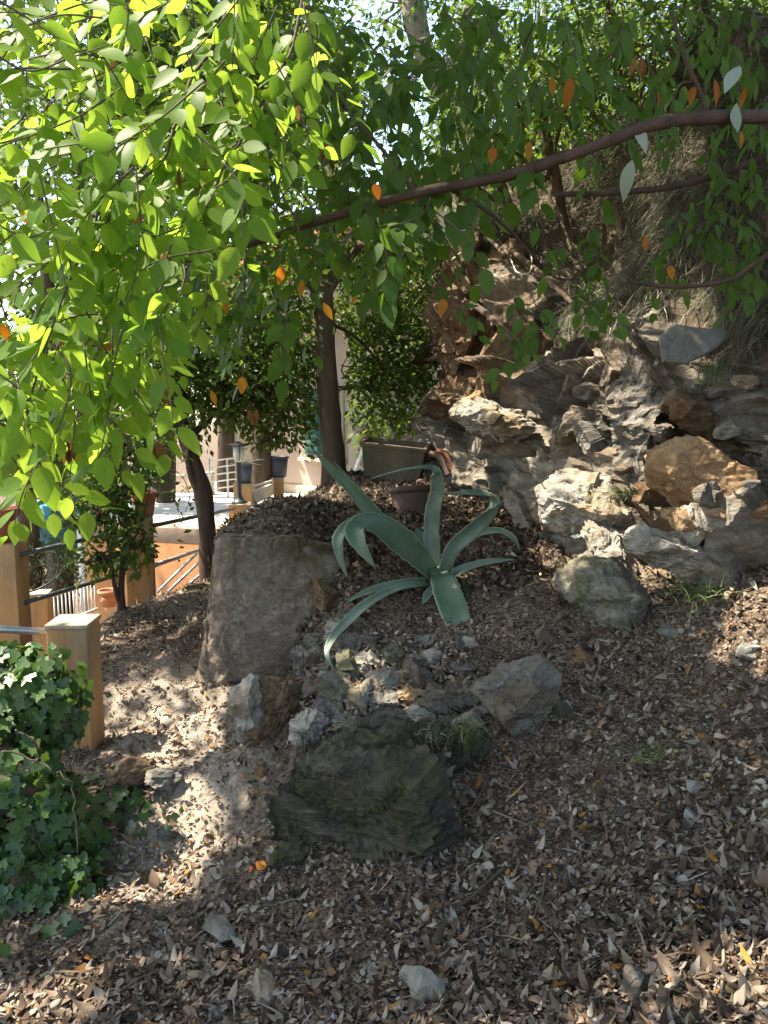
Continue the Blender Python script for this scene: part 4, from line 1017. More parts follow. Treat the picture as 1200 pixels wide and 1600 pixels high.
# pale sunlit farmhouse beyond, glimpsed through the crowns
fh = thing('house', 'pale cream house in full sun glimpsed through the tree crowns', 'house', (-.5, 17, .3))
e0 = np.array([img(455, 700, 15.5)[0], 15.5])
def fpart(name, mat, u0, u1, v0, v1, z0, z1, parent=None):
    V, Fc = box(((u0 + u1) / 2, (v0 + v1) / 2, (z0 + z1) / 2), (u1 - u0, v1 - v0, z1 - z0), .01); mb = MB(); mb.add(V @ rotz(-1.02) + [e0[0], e0[1], 0], Fc); return mb.build(name, M[mat], parent or fh)
fpart('wall', 'cream_wall', -1, 7, 0, 5, -.2, 4.6); fr_ = fpart('roof', 'roof', -1.4, 7.4, -.5, 5.5, 4.63, 4.85)
for u in (.6, 2.6, 4.6):
    for z in (.9, 2.9):
        w_ = fpart('window', 'shutter', u, u + .8, -.06, -.004, z, z + 1.2); fpart('sill', 'beige_wall', u - .06, u + .86, -.12, -.004, z - .08, z - .01, w_)
# sunlit dry wall seen between trunk and rock
dw = thing('stone_wall', 'sunlit pale dry stone wall beyond the tub', 'stone wall', img(640, 720, 9.5))
mb = MB()
for j in range(70):
    px, py = RNG.uniform(555, 735), RNG.uniform(640, 735); V, Fc = rock((.13, .12, .07), 700 + j, 2, 8, (.5, .8), .08)
    mb = MB(); mb.add(V + img(px, py, 9.5 + RNG.uniform(0, .15)), Fc); mb.build('stone', M['rock_pale'], dw, smooth=False)
mb = MB(); mb.add(*flat_box(img(545, 700, 9.6)[0], img(760, 700, 9.6)[0], 9.62, 9.9, .3, 1.72)); mb.build('core', M['beige_wall'], dw)

# lower garden on the far left: balustrade, olive, blue cloth
bl = thing('balustrade', 'pale metal balustrade in the lower garden behind the short post', 'balustrade', img(90, 960, 6.3))
q0, q1 = img(62, 938, 6.4), img(150, 908, 7.2)
for dz in (0, -.27):
    mb = MB(); mb.add(*tube([q0 + [0, 0, dz], q1 + [0, 0, dz]], .013, 6)); mb.build('rail', M['rail_white'], bl)
for s in np.linspace(.03, .97, 15):
    q = q0 * (1 - s) + q1 * s; mb = MB(); mb.add(*tube([q, q - [0, 0, .28]], .007, 5)); mb.build('baluster', M['rail_white'], bl)
q = img(52, 932, 6.2); pillar('fence_post', 'pale topped ochre post at the left end of the lower balustrade', q[0], 6.3, -.7, q[2], .17, .17, .2, .02)
V, Fc = rock((.42, .2, .3), 88, 3, 6, (.6, .9), .1); mb = MB(); mb.add(V + img(84, 815, 9.5), Fc)
tag(mb.build('blue_cloth', M['tarp']), 'turquoise blue cloth cover glimpsed among leaves above the upper rail', 'cloth')

# ------------------------------------------------------------------ trees
def ell(n, c, r, shell=.35):
    u = rnd_dirs(n); return np.asarray(c) + u * (RNG.uniform(0, 1, n) ** shell)[:, None] * np.asarray(r)
def clumps(c, r, nc, per, sig):
    K = ell(nc, c, r, .45); return np.repeat(K, per, 0) + RNG.normal(0, 1, (nc * per, 3)) * sig * np.array([1, 1, .7]), K
GAPS = []
def cut_gaps(P):
    k = np.ones(len(P), bool)
    for (g, rad) in GAPS:
        rad = rad + .07
        d = P - g; t = d @ SUN; q = np.linalg.norm(d - t[:, None] * SUN, axis=1)
        q = q + rad * .45 * vnoise(P * 3.1, 77); k &= ~((q < rad) & (t > 0) & (RNG.uniform(0, 1, len(P)) > (.12 if rad > .33 else .03)))
    return k
def tree(name, label, trunk, rad, limbs, blobs, mat, bark='bark', ls=.07, tpl=SMALL, group=None, gaps=True, cat='tree', droop=.3, sig=.13, prune=()):
    t = thing(name, label, cat, trunk[0], group)
    mb = MB(); mb.add(*tube(np.array(trunk), rad, 12, 40, .12, 5)); mb.build('trunk', M[bark], t)
    for l, r0 in limbs:
        mb = MB(); mb.add(*tube(np.array(l), np.linspace(r0, r0 * .3, len(l)), 7, 24, .15, 6)); mb.build('branch', M[bark], t)
    top = np.array(trunk[-1]); tw = MB(); lv = MB()
    for (c, r, nc, per) in blobs:
        r = np.asarray(r if np.ndim(r) else (r, r, r * .8)); c = np.asarray(c)
        P, K = clumps(c, r, nc, per, sig)
        if gaps: kk = cut_gaps(P); P = P[kk]
        if prune:
            pp = project(P); bad = np.zeros(len(P), bool)
            for (x0, y0, x1, y1) in prune: bad |= (pp[:, 0] > x0) & (pp[:, 0] < x1) & (pp[:, 1] > y0) & (pp[:, 1] < y1)
            P = P[~bad]
        for q in K[::max(1, len(K) // 10)]:
            a = c - [0, 0, r[2] * .3]; tw.add(*tube([a, (a + q) / 2 + RNG.normal(0, .06, 3), q], [.012, .003], 5, 8))
        n = len(P); D = nrm(P - c) + rnd_dirs(n) * .9 + np.array([0, 0, -droop])
        put_leaves(lv, tpl, P, D, rnd_dirs(n) * .8 + np.array([0, 0, .8]), RNG.uniform(.65, 1.2, n) * ls, RNG.uniform(0, 1, n))
    if tw.n: tw.build('twigs', M[bark], t, kind='stuff')
    lv.build('crown', M[mat], t, kind='stuff')
    return t

# sunlit spots of the photograph: openings in the canopy along the sun's direction
for (px, py, Y, rad) in [(262,1110,3.45,.3),(300,1275,2.85,.08),(905,775,3.85,.32),(945,862,3.6,.3),(970,575,4.1,.46),(1180,1010,2.9,.1),(300,800,8.6,.75),(400,770,11,.8),(470,720,12,.9),(280,870,8.4,.6),(530,640,15.5,1.2),(1160,760,3.2,.07),(790,640,5,.2),(880,520,4.9,.15),(1060,230,4.6,.16),(1000,340,4.6,.1),(1180,925,3.0,.14),(90,1575,1.9,.12),
                         (120,1060,2.7,.1),(60,1040,2.6,.12),(40,1190,2.55,.12),(130,978,3.25,.12),(1120,520,3.9,.07),(820,650,5,.12),(1130,990,2.95,.06),
                         (930,500,4.6,.14),(620,1090,2.95,.05),(400,1545,2.0,.04),(210,1150,3.3,.1),(300,905,6.0,.25),(250,960,4.8,.05),(1160,1120,2.5,.03),
                         (660,735,5.6,.06),(1050,330,4.9,.15),(560,1030,3.2,.05),(270,955,4.6,.06),(760,840,4.6,.04),(700,880,3.7,.05)]:
    GAPS.append((img(px, py, Y), rad))
# the bright near foliage
for (px, py, Y, rad) in [(150,200,1.4,.6),(330,200,1.6,.45),(60,80,1.3,.5),(240,420,1.5,.36),(60,500,1.35,.26),(200,640,1.5,.26),(330,80,1.6,.4),(420,150,1.8,.25)]:
    GAPS.append((img(px, py, Y), rad))

B = lambda px, py, Y, r, nc, per: (img(px, py, Y), r, nc, per)
tree('garden_tree', 'slim dark trunked tree standing on the mound left of the tub', [img(520,775,6.1), img(522,720,6.1), img(513,620,6.1), img(508,520,6.1), img(506,430,6.15), img(515,300,6.3), img(530,120,6.6)], [.108,.094,.082,.076,.07,.055,.04],
     [([img(508,470,6.1), img(560,380,6.2), img(640,300,6.5)], .03), ([img(508,480,6.1), img(450,400,6.0), img(400,330,6)], .03), ([img(508,500,6.1), img(570,540,6.5), img(640,640,6.8)], .018), ([img(507,420,6.1), img(520,300,6.4), img(600,150,7)], .05)],
     [B(430,590,6.2,.55,44,36), B(600,560,6.9,.62,40,34), B(610,640,7.2,.42,26,30), B(445,450,6.0,.6,40,38), B(560,360,6.6,.7,44,36), B(420,310,6.2,.7,40,36), B(650,450,7.4,.6,34,32), B(640,560,7.6,.5,18,28), B(430,672,6.3,.22,16,26), B(385,610,6.3,.3,16,34), B(520,200,6.8,.7,30,34), B(360,520,6.3,.5,26,34), B(575,490,6.9,.4,28,34), B(575,590,6.7,.38,28,34), B(470,540,6.5,.35,20,34)], 'leaf_small', 'bark', .072, prune=[(300,678,388,800),(380,700,470,800),(494,510,545,800)])
tree('garden_tree', 'small reddish forked tree in front of the white terrace', [img(326,935,6.0), img(325,862,6.0), img(322,800,6.0), img(318,772,6.0), img(310,745,6.0), img(296,705,6.0), img(286,670,6.0), img(280,600,6.0)], [.08,.072,.068,.075,.065,.058,.05,.03],
     [([img(318,775,6.0), img(302,750,5.95), img(294,715,5.95), img(300,660,5.95)], .045), ([img(290,690,6), img(250,640,6), img(200,600,6.1)], .03), ([img(290,690,6), img(340,640,6), img(380,600,6.1)], .03)],
     [B(300,610,6,.45,34,38), B(220,590,6.3,.55,34,38), B(350,590,6.0,.36,22,34), B(200,480,6.6,.75,40,38), B(300,470,6.1,.6,34,38), B(150,640,6.6,.5,24,34)], 'leaf_small', 'bark_red', .07, prune=[(262,715,470,900),(330,675,470,800)])
sb = img(188, 958, 4.8); sb[2] = hz(sb[0], sb[1])
shr = tree('shrub', 'small two stemmed leafy shrub standing before the ochre pot post', [sb + [.01, 0, -.02], img(189,920,4.8), img(192,880,4.8), img(196,830,4.8), img(190,760,4.8)], [.028,.022,.018,.014,.008],
     [([sb + [0, 0, .02], img(178,910,4.75), img(172,870,4.75), img(160,800,4.75)], .018), ([img(193,870,4.8), img(220,820,4.8), img(235,760,4.8)], .01), ([img(175,880,4.75), img(140,850,4.7), img(120,820,4.7)], .008)],
     [B(185,760,4.8,(.26,.22,.26),30,26), B(150,800,4.75,(.2,.2,.2),20,24), B(215,840,4.8,(.17,.16,.2),20,22), B(150,865,4.75,(.16,.14,.1),10,20), B(190,700,4.85,(.25,.2,.2),20,26)], 'leaf_small', 'bark_red', .058, cat='shrub', gaps=False, sig=.06, prune=[(222,758,266,822),(238,800,270,940)])
tree('olive_tree', 'pale sunlit olive tree in the lower garden at far left', [img(85,990,8.6), img(82,900,8.6), img(78,860,8.6)], [.08,.06,.04], [], [B(80,880,8.7,(.45,.4,.38),40,34), B(50,850,8.8,.4,24,30), B(105,900,8.9,(.3,.3,.3),16,30)], 'leaf_olive', 'bark_pale', .065, NARROW, gaps=False)
for j, (px, py, Y, r, nc, n_) in enumerate([(60,300,9.5,2.0,90,'tall dense tree behind the bright leaves at the upper left'), (230,170,10.5,2.2,100,'broad tree behind the bright leaves, second from the left'), (20,640,8.6,1.0,50,'low leafy tree beyond the left edge post'),
                                       (390,180,11,1.7,70,'leafy tree far behind the slim dark trunk, left of it'), (160,520,9.6,1.2,60,'rounded tree behind the small forked tree'), (110,20,11.5,2.4,120,'tallest tree at the top left corner behind the bright leaves'), (330,20,12,2.0,90,'tall far tree at the top, right of the corner tree')]):
    c = img(px, py, Y); bse = np.array([c[0], c[1], -1.0])
    tree('background_tree', n_, [bse, (bse + c) / 2 + [.1, 0, 0], c], [.16,.12,.05], [], [(c, r, int(nc * 1.7), 36), (c + [r * .5, .5, r * .6], r * .6, nc // 2, 34)], 'leaf_small', 'bark', .13, TINY, sig=.24)
# trees and scrub on top of the cut bank
for j, (px, py, Y, r, nc, n_) in enumerate([(745,130,9.0,1.0,44,'pale trunked tree on the hill top left of the dark thicket'), (850,60,9.5,1.2,55,'leafy tree on the hill top above the long branch'), (985,60,7.6,.8,44,'bushy tree on the crest above the hanging grass'),
                                       (1090,20,7.0,.8,44,'tree on the crest above the rooted bank, right'), (1230,10,6.6,.9,44,'tree on the crest at the upper right corner'), (900,190,7.0,.5,40,'dark thicket over the shadowed hollow in the bank')]):
    c = img(px, py, Y); bse = c - [0.1, -.1, r * 1.6]
    tree('hill_tree', n_, [bse, (bse + c) / 2 + [.06, 0, 0], c + [0, 0, r * .4]], [.09,.07,.03], [([(bse + c) / 2, c + [-r * .5, 0, .1]], .03), ([(bse + c) / 2, c + [r * .6, 0, 0]], .03)], [(c, r, nc, 34)], 'leaf_small', 'bark_pale', .08, TINY, gaps=False, sig=.15)
for (px, py, Y, r, nc, n_) in [(815,130,5.9,.8,70,'dark leaved tree rooted on the bank, left of the hollow'), (945,70,5.5,.75,60,'dark leaved tree on the bank edge right above the hollow'), (1090,40,4.9,.7,56,'leafy tree hanging over the upper right bank'), (735,215,6.3,.55,40,'small leafy tree at the left end of the bank top')]:
    c = img(px, py, Y); bse = c + [.5, .5, -r * 1.5]
    tree('bank_tree', n_, [bse, (bse + c) / 2 + [.05, 0, .1], c + [0, 0, r * .4]], [.05,.04,.02], [([(bse + c) / 2, c + [-r * .6, 0, -.1]], .02), ([(bse + c) / 2, c + [r * .5, 0, .2]], .02)], [(c, r, nc, 32)], 'leaf_small', 'bark', .075, NARROW, gaps=True, sig=.13)
hp = img(720, 300, 8.4)
tree('leaning_tree', 'pale bare leaning trunk crossing the sky gap above the long branch', [img(800,330,8.6), img(745,215,8.5), img(690,130,8.4), img(655,60,8.4), img(640,-40,8.4)], [.10,.10,.11,.12,.12], [([img(690,130,8.4), img(720,60,8.3), img(735,-20,8.3)], .09)], [B(640,-20,8.4,.6,24,30), B(760,30,8.3,.5,20,30)], 'leaf_small', 'bark_pale', .08, TINY, gaps=False)
# ------------------------------------------------------------------ overhanging trees: crown overhead, near sprays with single leaves
def near_tree(name, label, trunk, rad, limbs, bark): 
    t = thing(name, label, 'tree', trunk[0])
    mb = MB(); mb.add(*tube(np.array(trunk), rad, 14, 50, .12, 5)); mb.build('trunk', M[bark], t)
    for l, r0, r1 in limbs:
        mb = MB(); mb.add(*tube(np.array(l), np.linspace(r0, r1, len(l)), 9, 46, .14, 6)); mb.build('branch', M[bark], t)
    return t
lt = near_tree('broadleaf_tree', 'near tree whose bright yellow green leaves hang down at the upper left', [(-2.3,.2,-.1),(-2.25,.25,1.2),(-2.0,.5,2.6),(-1.7,.8,3.6),(-1.6,1.2,4.6)], [.14,.12,.1,.08,.05],
   [([(-2.0,.5,2.6),(-1.2,1.0,3.1),(-.3,1.5,2.95),img(365,-40,1.75)], .03, .009), ([(-1.9,.6,2.9),(-.9,1.2,3.3),(.1,1.6,3.1),img(480,-40,1.8)], .03, .009), ([(-1.7,.8,3.6),(-.6,2.2,4.4),(.4,3.4,4.8)], .05, .02), ([(-1.7,.8,3.6),(-2.6,1.8,4.6),(-3.4,3,5)], .05, .02)], 'bark')
rt = near_tree('broadleaf_tree', 'near tree whose long reddish brown branch crosses in front of the bank', [(2.6,1.6,.6),(2.45,1.75,1.4),(2.2,1.9,2.3),(1.9,2.2,3.3),(1.6,2.4,4.6)], [.15,.13,.11,.09,.05],
   [([(2.25,1.9,2.2),img(1330,175,2.1),img(1200,182,2.05),img(1105,184,2.0),img(1020,195,1.98),img(920,232,1.98),img(790,275,2.0),img(650,302,2.05),img(500,345,2.1),img(390,382,2.15),img(285,408,2.2)], .021, .008),
    ([(2.3,1.85,2.0),img(1300,195,2.5),img(1200,243,2.5),img(1080,285,2.5),img(980,300,2.5),img(868,304,2.5)], .014, .008),
    ([(2.4,1.8,1.6),img(1290,330,2.2),img(1200,398,2.2),img(1140,437,2.25),img(1060,448,2.3),img(980,440,2.3)], .010, .005),
    ([img(1105,182,2.0),img(1092,140,2.0),img(1070,90,2.0),img(1050,20,2.05)], .007, .004),
    ([img(650,302,2.05),img(590,225,2.1),img(540,170,2.15),img(500,120,2.2)], .006, .003),
    ([img(700,292,2.03),img(780,345,2.3),img(860,430,2.6)], .007, .003)], 'bark_red')
# roots and dead stems on the bank
for j, (pix, r, mat, lab) in enumerate([([(790,385),(830,415),(870,450),(895,475)], .022, 'bark', 'dark root running down the shaded hollow of the bank'), ([(862,300),(880,350),(895,400)], .018, 'bark', 'upright dark stem in the hollow under the grey branch'),
        ([(560,380),(620,395),(680,440),(760,490),(830,560)], .03, 'bark_red', 'thick brown root sloping down across the brown blocks'), ([(690,120),(700,300),(735,340),(790,400)], .02, 'bark', 'long grey vine falling from the crest to the root'),
        ([(795,390),(815,385),(830,400),(828,425),(808,425),(798,405)], .006, 'white_dry', 'curled white dead stem hooked over the dark root'), ([(655,455),(690,420),(720,395)], .008, 'white_dry', 'bare white stick above the brown blocks')]):
    P = []
    for (x_, y_) in pix:
        q, n_, Yd = on_bank(x_, y_); P.append(img(x_, y_, max(Yd * 1.0 - .08, 2)) if abs(project(q)[0, 0] - x_) < 25 else img(x_, y_, 6.0))
    mb = MB(); mb.add(*tube(np.array(P), np.linspace(r, r * .7, len(P)), 8, 30, .2, 4)); tag(mb.build('root', M[mat]), lab, 'root')

# ---- overhead crowns (they shade the slope)
def over_crown(t, mat, cs, ls, sig=.2):
    mb = MB()
    for (c, r, nc, per) in cs:
        P, K = clumps(np.array(c), np.array(r), nc, per, sig); P = P[cut_gaps(P)]
        px = project(P); inv = (px[:, 2] > .1) & (px[:, 0] > -150) & (px[:, 0] < 1350) & (px[:, 1] > -120) & (px[:, 1] < 1700)
        P = P[~(inv & (px[:, 2] < 3.2))]
        n = len(P); D = rnd_dirs(n) + np.array([0, 0, -.3])
        put_leaves(mb, SMALL, P, D, rnd_dirs(n) * .7 + np.array([0, 0, 1.]), RNG.uniform(.7, 1.2, n) * ls, RNG.uniform(0, 1, n))
    mb.build('crown', M[mat], t, kind='stuff')
over_crown(lt, 'leaf_mid', [((-2.0,2.6,4.9),(3.0,2.9,.9),420,48), ((-.4,1.2,5.1),(2.4,2.2,.8),160,46), ((-4.2,3.4,5.6),(2.0,2.6,1.0),130,46), ((-1.2,4.4,5.6),(2.4,1.6,.7),160,46)], .14)
over_crown(rt, 'leaf_mid', [((1.4,3.0,4.9),(1.7,2.3,.8),150,46), ((2.2,1.2,4.8),(1.6,1.8,.8),70,46), ((.2,4.6,5.2),(1.9,1.4,.7),70,44), ((1.4,2.4,5.9),(2.2,2.2,.6),70,44)], .14)

# ---- near leaves, one object each
TP_B = [leaf_tpl(9, .30, .16, b_, .72, .9, .05, 20 + j) for j, b_ in enumerate((.05, .15, .28, -.06))]
TP_N = [leaf_tpl(9, .19, .22, b_, .85, 1., .05, 30 + j) for j, b_ in enumerate((.1, .25, .4))]
def leaf_meshes(tpls, mat, nm):
    out = []
    for j, (V, Fc, U) in enumerate(tpls):
        for q in range(3):
            mb = MB(); mb.add(V, Fc, q / 3. + .1 * j, U); out.append(mb.mesh(nm, M[mat]))
    return out
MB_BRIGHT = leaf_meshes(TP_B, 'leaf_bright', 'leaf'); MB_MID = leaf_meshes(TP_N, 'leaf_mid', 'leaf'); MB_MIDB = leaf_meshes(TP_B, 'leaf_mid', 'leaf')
MB_PALE = leaf_meshes(TP_N, 'leaf_pale', 'leaf'); MB_GOLD = leaf_meshes(TP_N[:2] + TP_B[:1], 'leaf_gold', 'leaf'); MB_BRN = leaf_meshes(TP_N, 'leaf_brown', 'leaf')
def mat_of(P, D, N, S):
    X, Yv, Z = frames(np.asarray(D)[None], np.asarray(N)[None])
    m = Matrix([[X[0][a] * S, Yv[0][a] * S, Z[0][a] * S, P[a]] for a in range(3)] + [[0, 0, 0, 1]]); return m
class Near:
    def __init__(s): s.L = []
    def add(s, P, D, N, S, ms, label=None): s.L.append((np.asarray(P), nrm(D), nrm(N), S, ms, label))
    def build(s, parent, cap):
        px = project(np.array([l[0] + l[1] * l[3] * .5 for l in s.L]))
        vis = (px[:, 0] > -30) & (px[:, 0] < 1230) & (px[:, 1] > -30) & (px[:, 1] < 1630)
        size = np.array([l[3] for l in s.L]) / np.maximum(px[:, 2], .1) * vis + np.array([1e3 if l[5] else 0 for l in s.L])
        order = np.argsort(-size); rest = {}
        for q, k_ in enumerate(order):
            P, D, N, S, ms, lab = s.L[k_]; me = ms[int(RNG.integers(len(ms)))]
            if q < cap and vis[k_]:
                o = link('leaf', me, parent); o.matrix_basis = mat_of(P, D, N, S)
                if lab: o['label'] = lab
            else: rest.setdefault(me.name, (me, []))[1].append((P, D, N, S))
        by = {}
        for me, ls in rest.values():
            n = len(me.vertices); co = np.zeros(n * 3); me.vertices.foreach_get('co', co); co = co.reshape(-1, 3)
            u = np.zeros(n * 3); me.attributes['luv'].data.foreach_get('vector', u); u = u.reshape(-1, 3)[:, :2]
            Fq = np.array([list(p.vertices) for p in me.polygons]); A = [np.array([l[q] for l in ls]) for q in range(4)]
            put_leaves(by.setdefault(me.materials[0].name, MB()), (co, Fq, u), A[0], A[1], A[2], A[3], RNG.uniform(0, 1, len(ls)))
        for mn, mb in by.items(): mb.build('foliage', bpy.data.materials[mn], parent, kind='stuff')
def spray(near, P, spacing, size, ms, spread=.85, droop=.22, face=.5, rngs=RNG, gold=0., start=.1):
    """alternate leaves along a twig"""
    L = np.linalg.norm(np.diff(P, axis=0), axis=1).sum(); n = max(2, int(L / spacing)); T = nrm(np.gradient(P, axis=0))
    for j in range(n):
        t = start + (1 - start) * j / max(1, n - 1); k_ = min(len(P) - 1, int(t * (len(P) - 1)))
        p, d = P[k_], T[k_]; side = nrm(np.cross(d, [0, -.75, .65])) * (1 if j % 2 else -1)
        D = nrm(d * .75 + side * spread * rngs.uniform(.6, 1.3) + np.array([0, 0, -droop]) + rngs.normal(0, .22, 3))
        N = nrm(np.array([0, -face, .65]) + rngs.normal(0, .38, 3))
        near.add(p + D * .012, D, N, size * rngs.uniform(.7, 1.2), MB_GOLD if rngs.uniform() < gold else ms)
NL = Near()
tw = [([(365,-40),(350,30),(325,85),(300,120),(285,165),(270,205),(255,250),(205,292),(155,332),(142,370),(112,430),(75,530),(42,640)],1.7,1.28,.004),
      ([(480,-40),(458,70),(440,105),(410,160),(380,215),(350,260),(330,312)],1.8,1.55,.004),
      ([(290,130),(220,122),(130,178),(60,208),(-10,232)],1.55,1.3,.0025), ([(258,215),(200,218),(120,235),(55,245)],1.5,1.35,.002),
      ([(112,430),(150,520),(182,572),(232,640),(262,700)],1.4,1.45,.0022), ([(330,310),(310,335),(270,360),(180,385),(150,380)],1.55,1.45,.002),
      ([(205,292),(160,330),(150,420),(150,470)],1.45,1.4,.002), ([(75,530),(110,580),(95,660),(40,760),(20,830)],1.3,1.25,.002),
      ([(42,640),(60,720),(110,770),(150,800)],1.28,1.35,.002), ([(-40,60),(40,110),(110,90),(170,70)],1.25,1.3,.002), ([(-40,330),(40,370),(90,350)],1.2,1.25,.002),
      ([(-40,-20),(30,20),(90,60)],1.1,1.15,.002), ([(180,-40),(200,20),(190,80)],1.35,1.35,.002), ([(325,85),(380,130),(440,200),(470,260)],1.6,1.7,.002),
      ([(440,105),(500,100),(540,160),(560,220)],1.75,1.85,.002), ([(-40,560),(20,600),(60,640)],1.2,1.25,.002)]
for (pix, Y0, Y1, r) in tw:
    Ys = np.linspace(Y0, Y1, len(pix)); P = catmull(np.array([img(x_, y_, Y) for (x_, y_), Y in zip(pix, Ys)]), 40)
    mb = MB(); mb.add(*tube(P, np.linspace(r, r * .45, 40), 6, None, .1)); mb.build('twig', M['twig'], lt)
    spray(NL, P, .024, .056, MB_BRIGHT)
tws = MB()
for j in range(225):
    while True:
        px, py = RNG.uniform(-40, 520), RNG.uniform(-30, 760)
        if py < 720 - max(0, px - 110) * 1.3 - max(0, px - 330) * .9: break
    Y = RNG.uniform(1.25, 2.1); d0 = nrm(np.array([RNG.normal(-.25, .5), RNG.normal(0, .35), RNG.normal(-.45, .3)])); p = img(px, py, Y)
    L = RNG.uniform(.1, .24); P = catmull(np.array([p, p + d0 * L * .5 + RNG.normal(0, .012, 3), p + d0 * L + np.array([0, 0, -.02])]), 14)
    tws.add(*tube(P, [.0018, .0009], 5)); spray(NL, P, .023, .052, MB_BRIGHT, gold=.006)
tws.build('twigs', M['twig'], lt, kind='stuff')
NL.build(lt, 300)
print('near left leaves', len(NL.L))

NR = Near(); tws = MB()
def sprig(px, py, Y, d0, L, size, ms, sp=.03, droop=.5, gold=.0):
    p = img(px, py, Y); d0 = nrm(np.array(d0)); P = catmull(np.array([p, p + d0 * L * .5 + RNG.normal(0, .015, 3), p + d0 * L + np.array([0, 0, -.03])]), 14)
    tws.add(*tube(P, [.002, .0009], 5)); spray(NR, P, sp, size, ms, .6, droop, .5, gold=gold)
# long hanging leaves over the top right
for (px, py) in [(690,20),(720,60),(790,40),(800,90),(850,30),(905,60),(960,20),(1000,70),(1050,10),(1090,60),(1130,20),(1180,70),(1190,10),(640,60),(620,130),(700,150),(760,120),(1150,110),(1080,130),(1020,130),(930,110),(860,120),(1195,150),(990,10),(760,-10),(830,0)]:
    sprig(px + RNG.normal(0, 10), py, RNG.uniform(1.75, 2.6), (RNG.normal(0, .6), RNG.normal(0, .3), -.8), RNG.uniform(.1, .2), .062, MB_MID, .02, .7, .01)
for (px, py) in [(985,190),(1160,100)]:
    sprig(px, py, 2.0, (RNG.normal(0, .3), 0, -1), .05, .08, MB_PALE, .04, 1.2)
for (px, py, dx) in [(690,478,1),(770,500,1),(840,480,.6),(820,520,-.5),(1090,350,.5),(1130,370,.4),(1160,340,.4),(1110,400,.5),(1180,360,0),(1190,300,.2),(1060,330,-.3),(900,440,.3),(935,400,-.2),(905,470,.6),(800,455,.3),(860,500,-.6),(1075,310,.3),(1120,300,-.3),(1150,400,.1),(1190,420,-.4),(1040,380,.5),(920,350,.2),(950,450,.5),(880,380,-.5),(1100,250,.2),(1000,420,.4),(940,300,-.2)]:
    sprig(px, py, 2.35 if px < 860 else 2.5, (dx * .7, RNG.normal(0, .3), -.4), RNG.uniform(.08, .16), .052, MB_MIDB, .021, .4)
# darker leaves along and under the branch and in the middle of the picture
def mid_ok(px, py): return 280 < px < 760 and 20 < py < 520 and py < 560 - max(0, px - 360) * .75 and not (470 < px < 560 and py > 380) and not (560 < px < 700 and 130 < py < 250 and RNG.uniform() < .6)
n = 0
while n < 135:
    px, py = RNG.uniform(240, 760), RNG.uniform(20, 560)
    if not mid_ok(px, py): continue
    n += 1; sprig(px, py, RNG.uniform(2.0, 3.1), (RNG.normal(-.2, .6), RNG.normal(0, .4), RNG.normal(-.5, .3)), RNG.uniform(.12, .26), .058, MB_MIDB, .024, .35, .006)
for (px, py) in [(560,110),(600,90),(640,200),(600,250),(700,220),(740,200),(560,300),(590,340),(545,240),(780,240),(830,260),(680,330)]:
    sprig(px, py, RNG.uniform(1.9, 2.4), (RNG.normal(0, .6), 0, -.7), .16, .066, MB_MIDB, .027, .45)
# thin hanging twigs under the branch
for pix in ([(385,385),(382,480),(380,592)], [(470,355),(440,300),(420,240)], [(500,345),(470,300),(430,255)], [(650,302),(700,380),(735,440)]):
    P = catmull(np.array([img(x_, y_, 2.1) for x_, y_ in pix]), 24); mb = MB(); mb.add(*tube(P, [.003, .0015], 5)); mb.build('twig', M['twig'], rt)
    spray(NR, P, .05, .055, MB_MIDB, .7, .5)
for j in range(52):
    px = RNG.uniform(690, 1210); py = RNG.uniform(-10, 150 + (px - 690) * .42)
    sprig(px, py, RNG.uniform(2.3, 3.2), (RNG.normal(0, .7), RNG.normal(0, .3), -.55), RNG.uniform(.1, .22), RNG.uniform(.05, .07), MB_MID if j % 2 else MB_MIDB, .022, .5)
tws.build('twigs', M['twig'], rt, kind='stuff')
for (px, py, l, s) in [(862,135,30,.055),(892,150,60,.09),(826,238,34,.06),(440,432,30,.055),(505,490,34,.06),(350,481,28,.05),(379,605,32,.055),(185,316,28,.045),(255,412,34,.05),(693,482,30,.055),(472,452,30,.055),(1008,381,26,.05),(1046,426,22,.045),(35,342,26,.04),(4,520,30,.05),(770,243,26,.05),(465,180,32,.05),(1157,218,26,.05),(585,300,26,.05),(330,630,40,.05)]:
    Y = 1.95 if px > 300 else 1.5
    NR.add(img(px, py - l / 2, Y), (RNG.normal(0, .35), 0, -1), (RNG.normal(0, .4), -1, .4), s * .8, MB_GOLD, 'yellow orange autumn leaf')
for (px, py) in [(288,260),(505,225),(300,180),(100,690),(78,720),(110,690),(240,690),(248,600),(395,640),(1000,90)]:
    for q in range(3): NR.add(img(px + RNG.normal(0, 6), py, 1.5 if px < 300 else 2.1), (RNG.normal(0, .3), 0, -1), (RNG.normal(0, .6), -1, .2), .045, MB_BRN, 'shrivelled brown leaf')
NR.build(rt, 300)
print('near right leaves', len(NR.L))

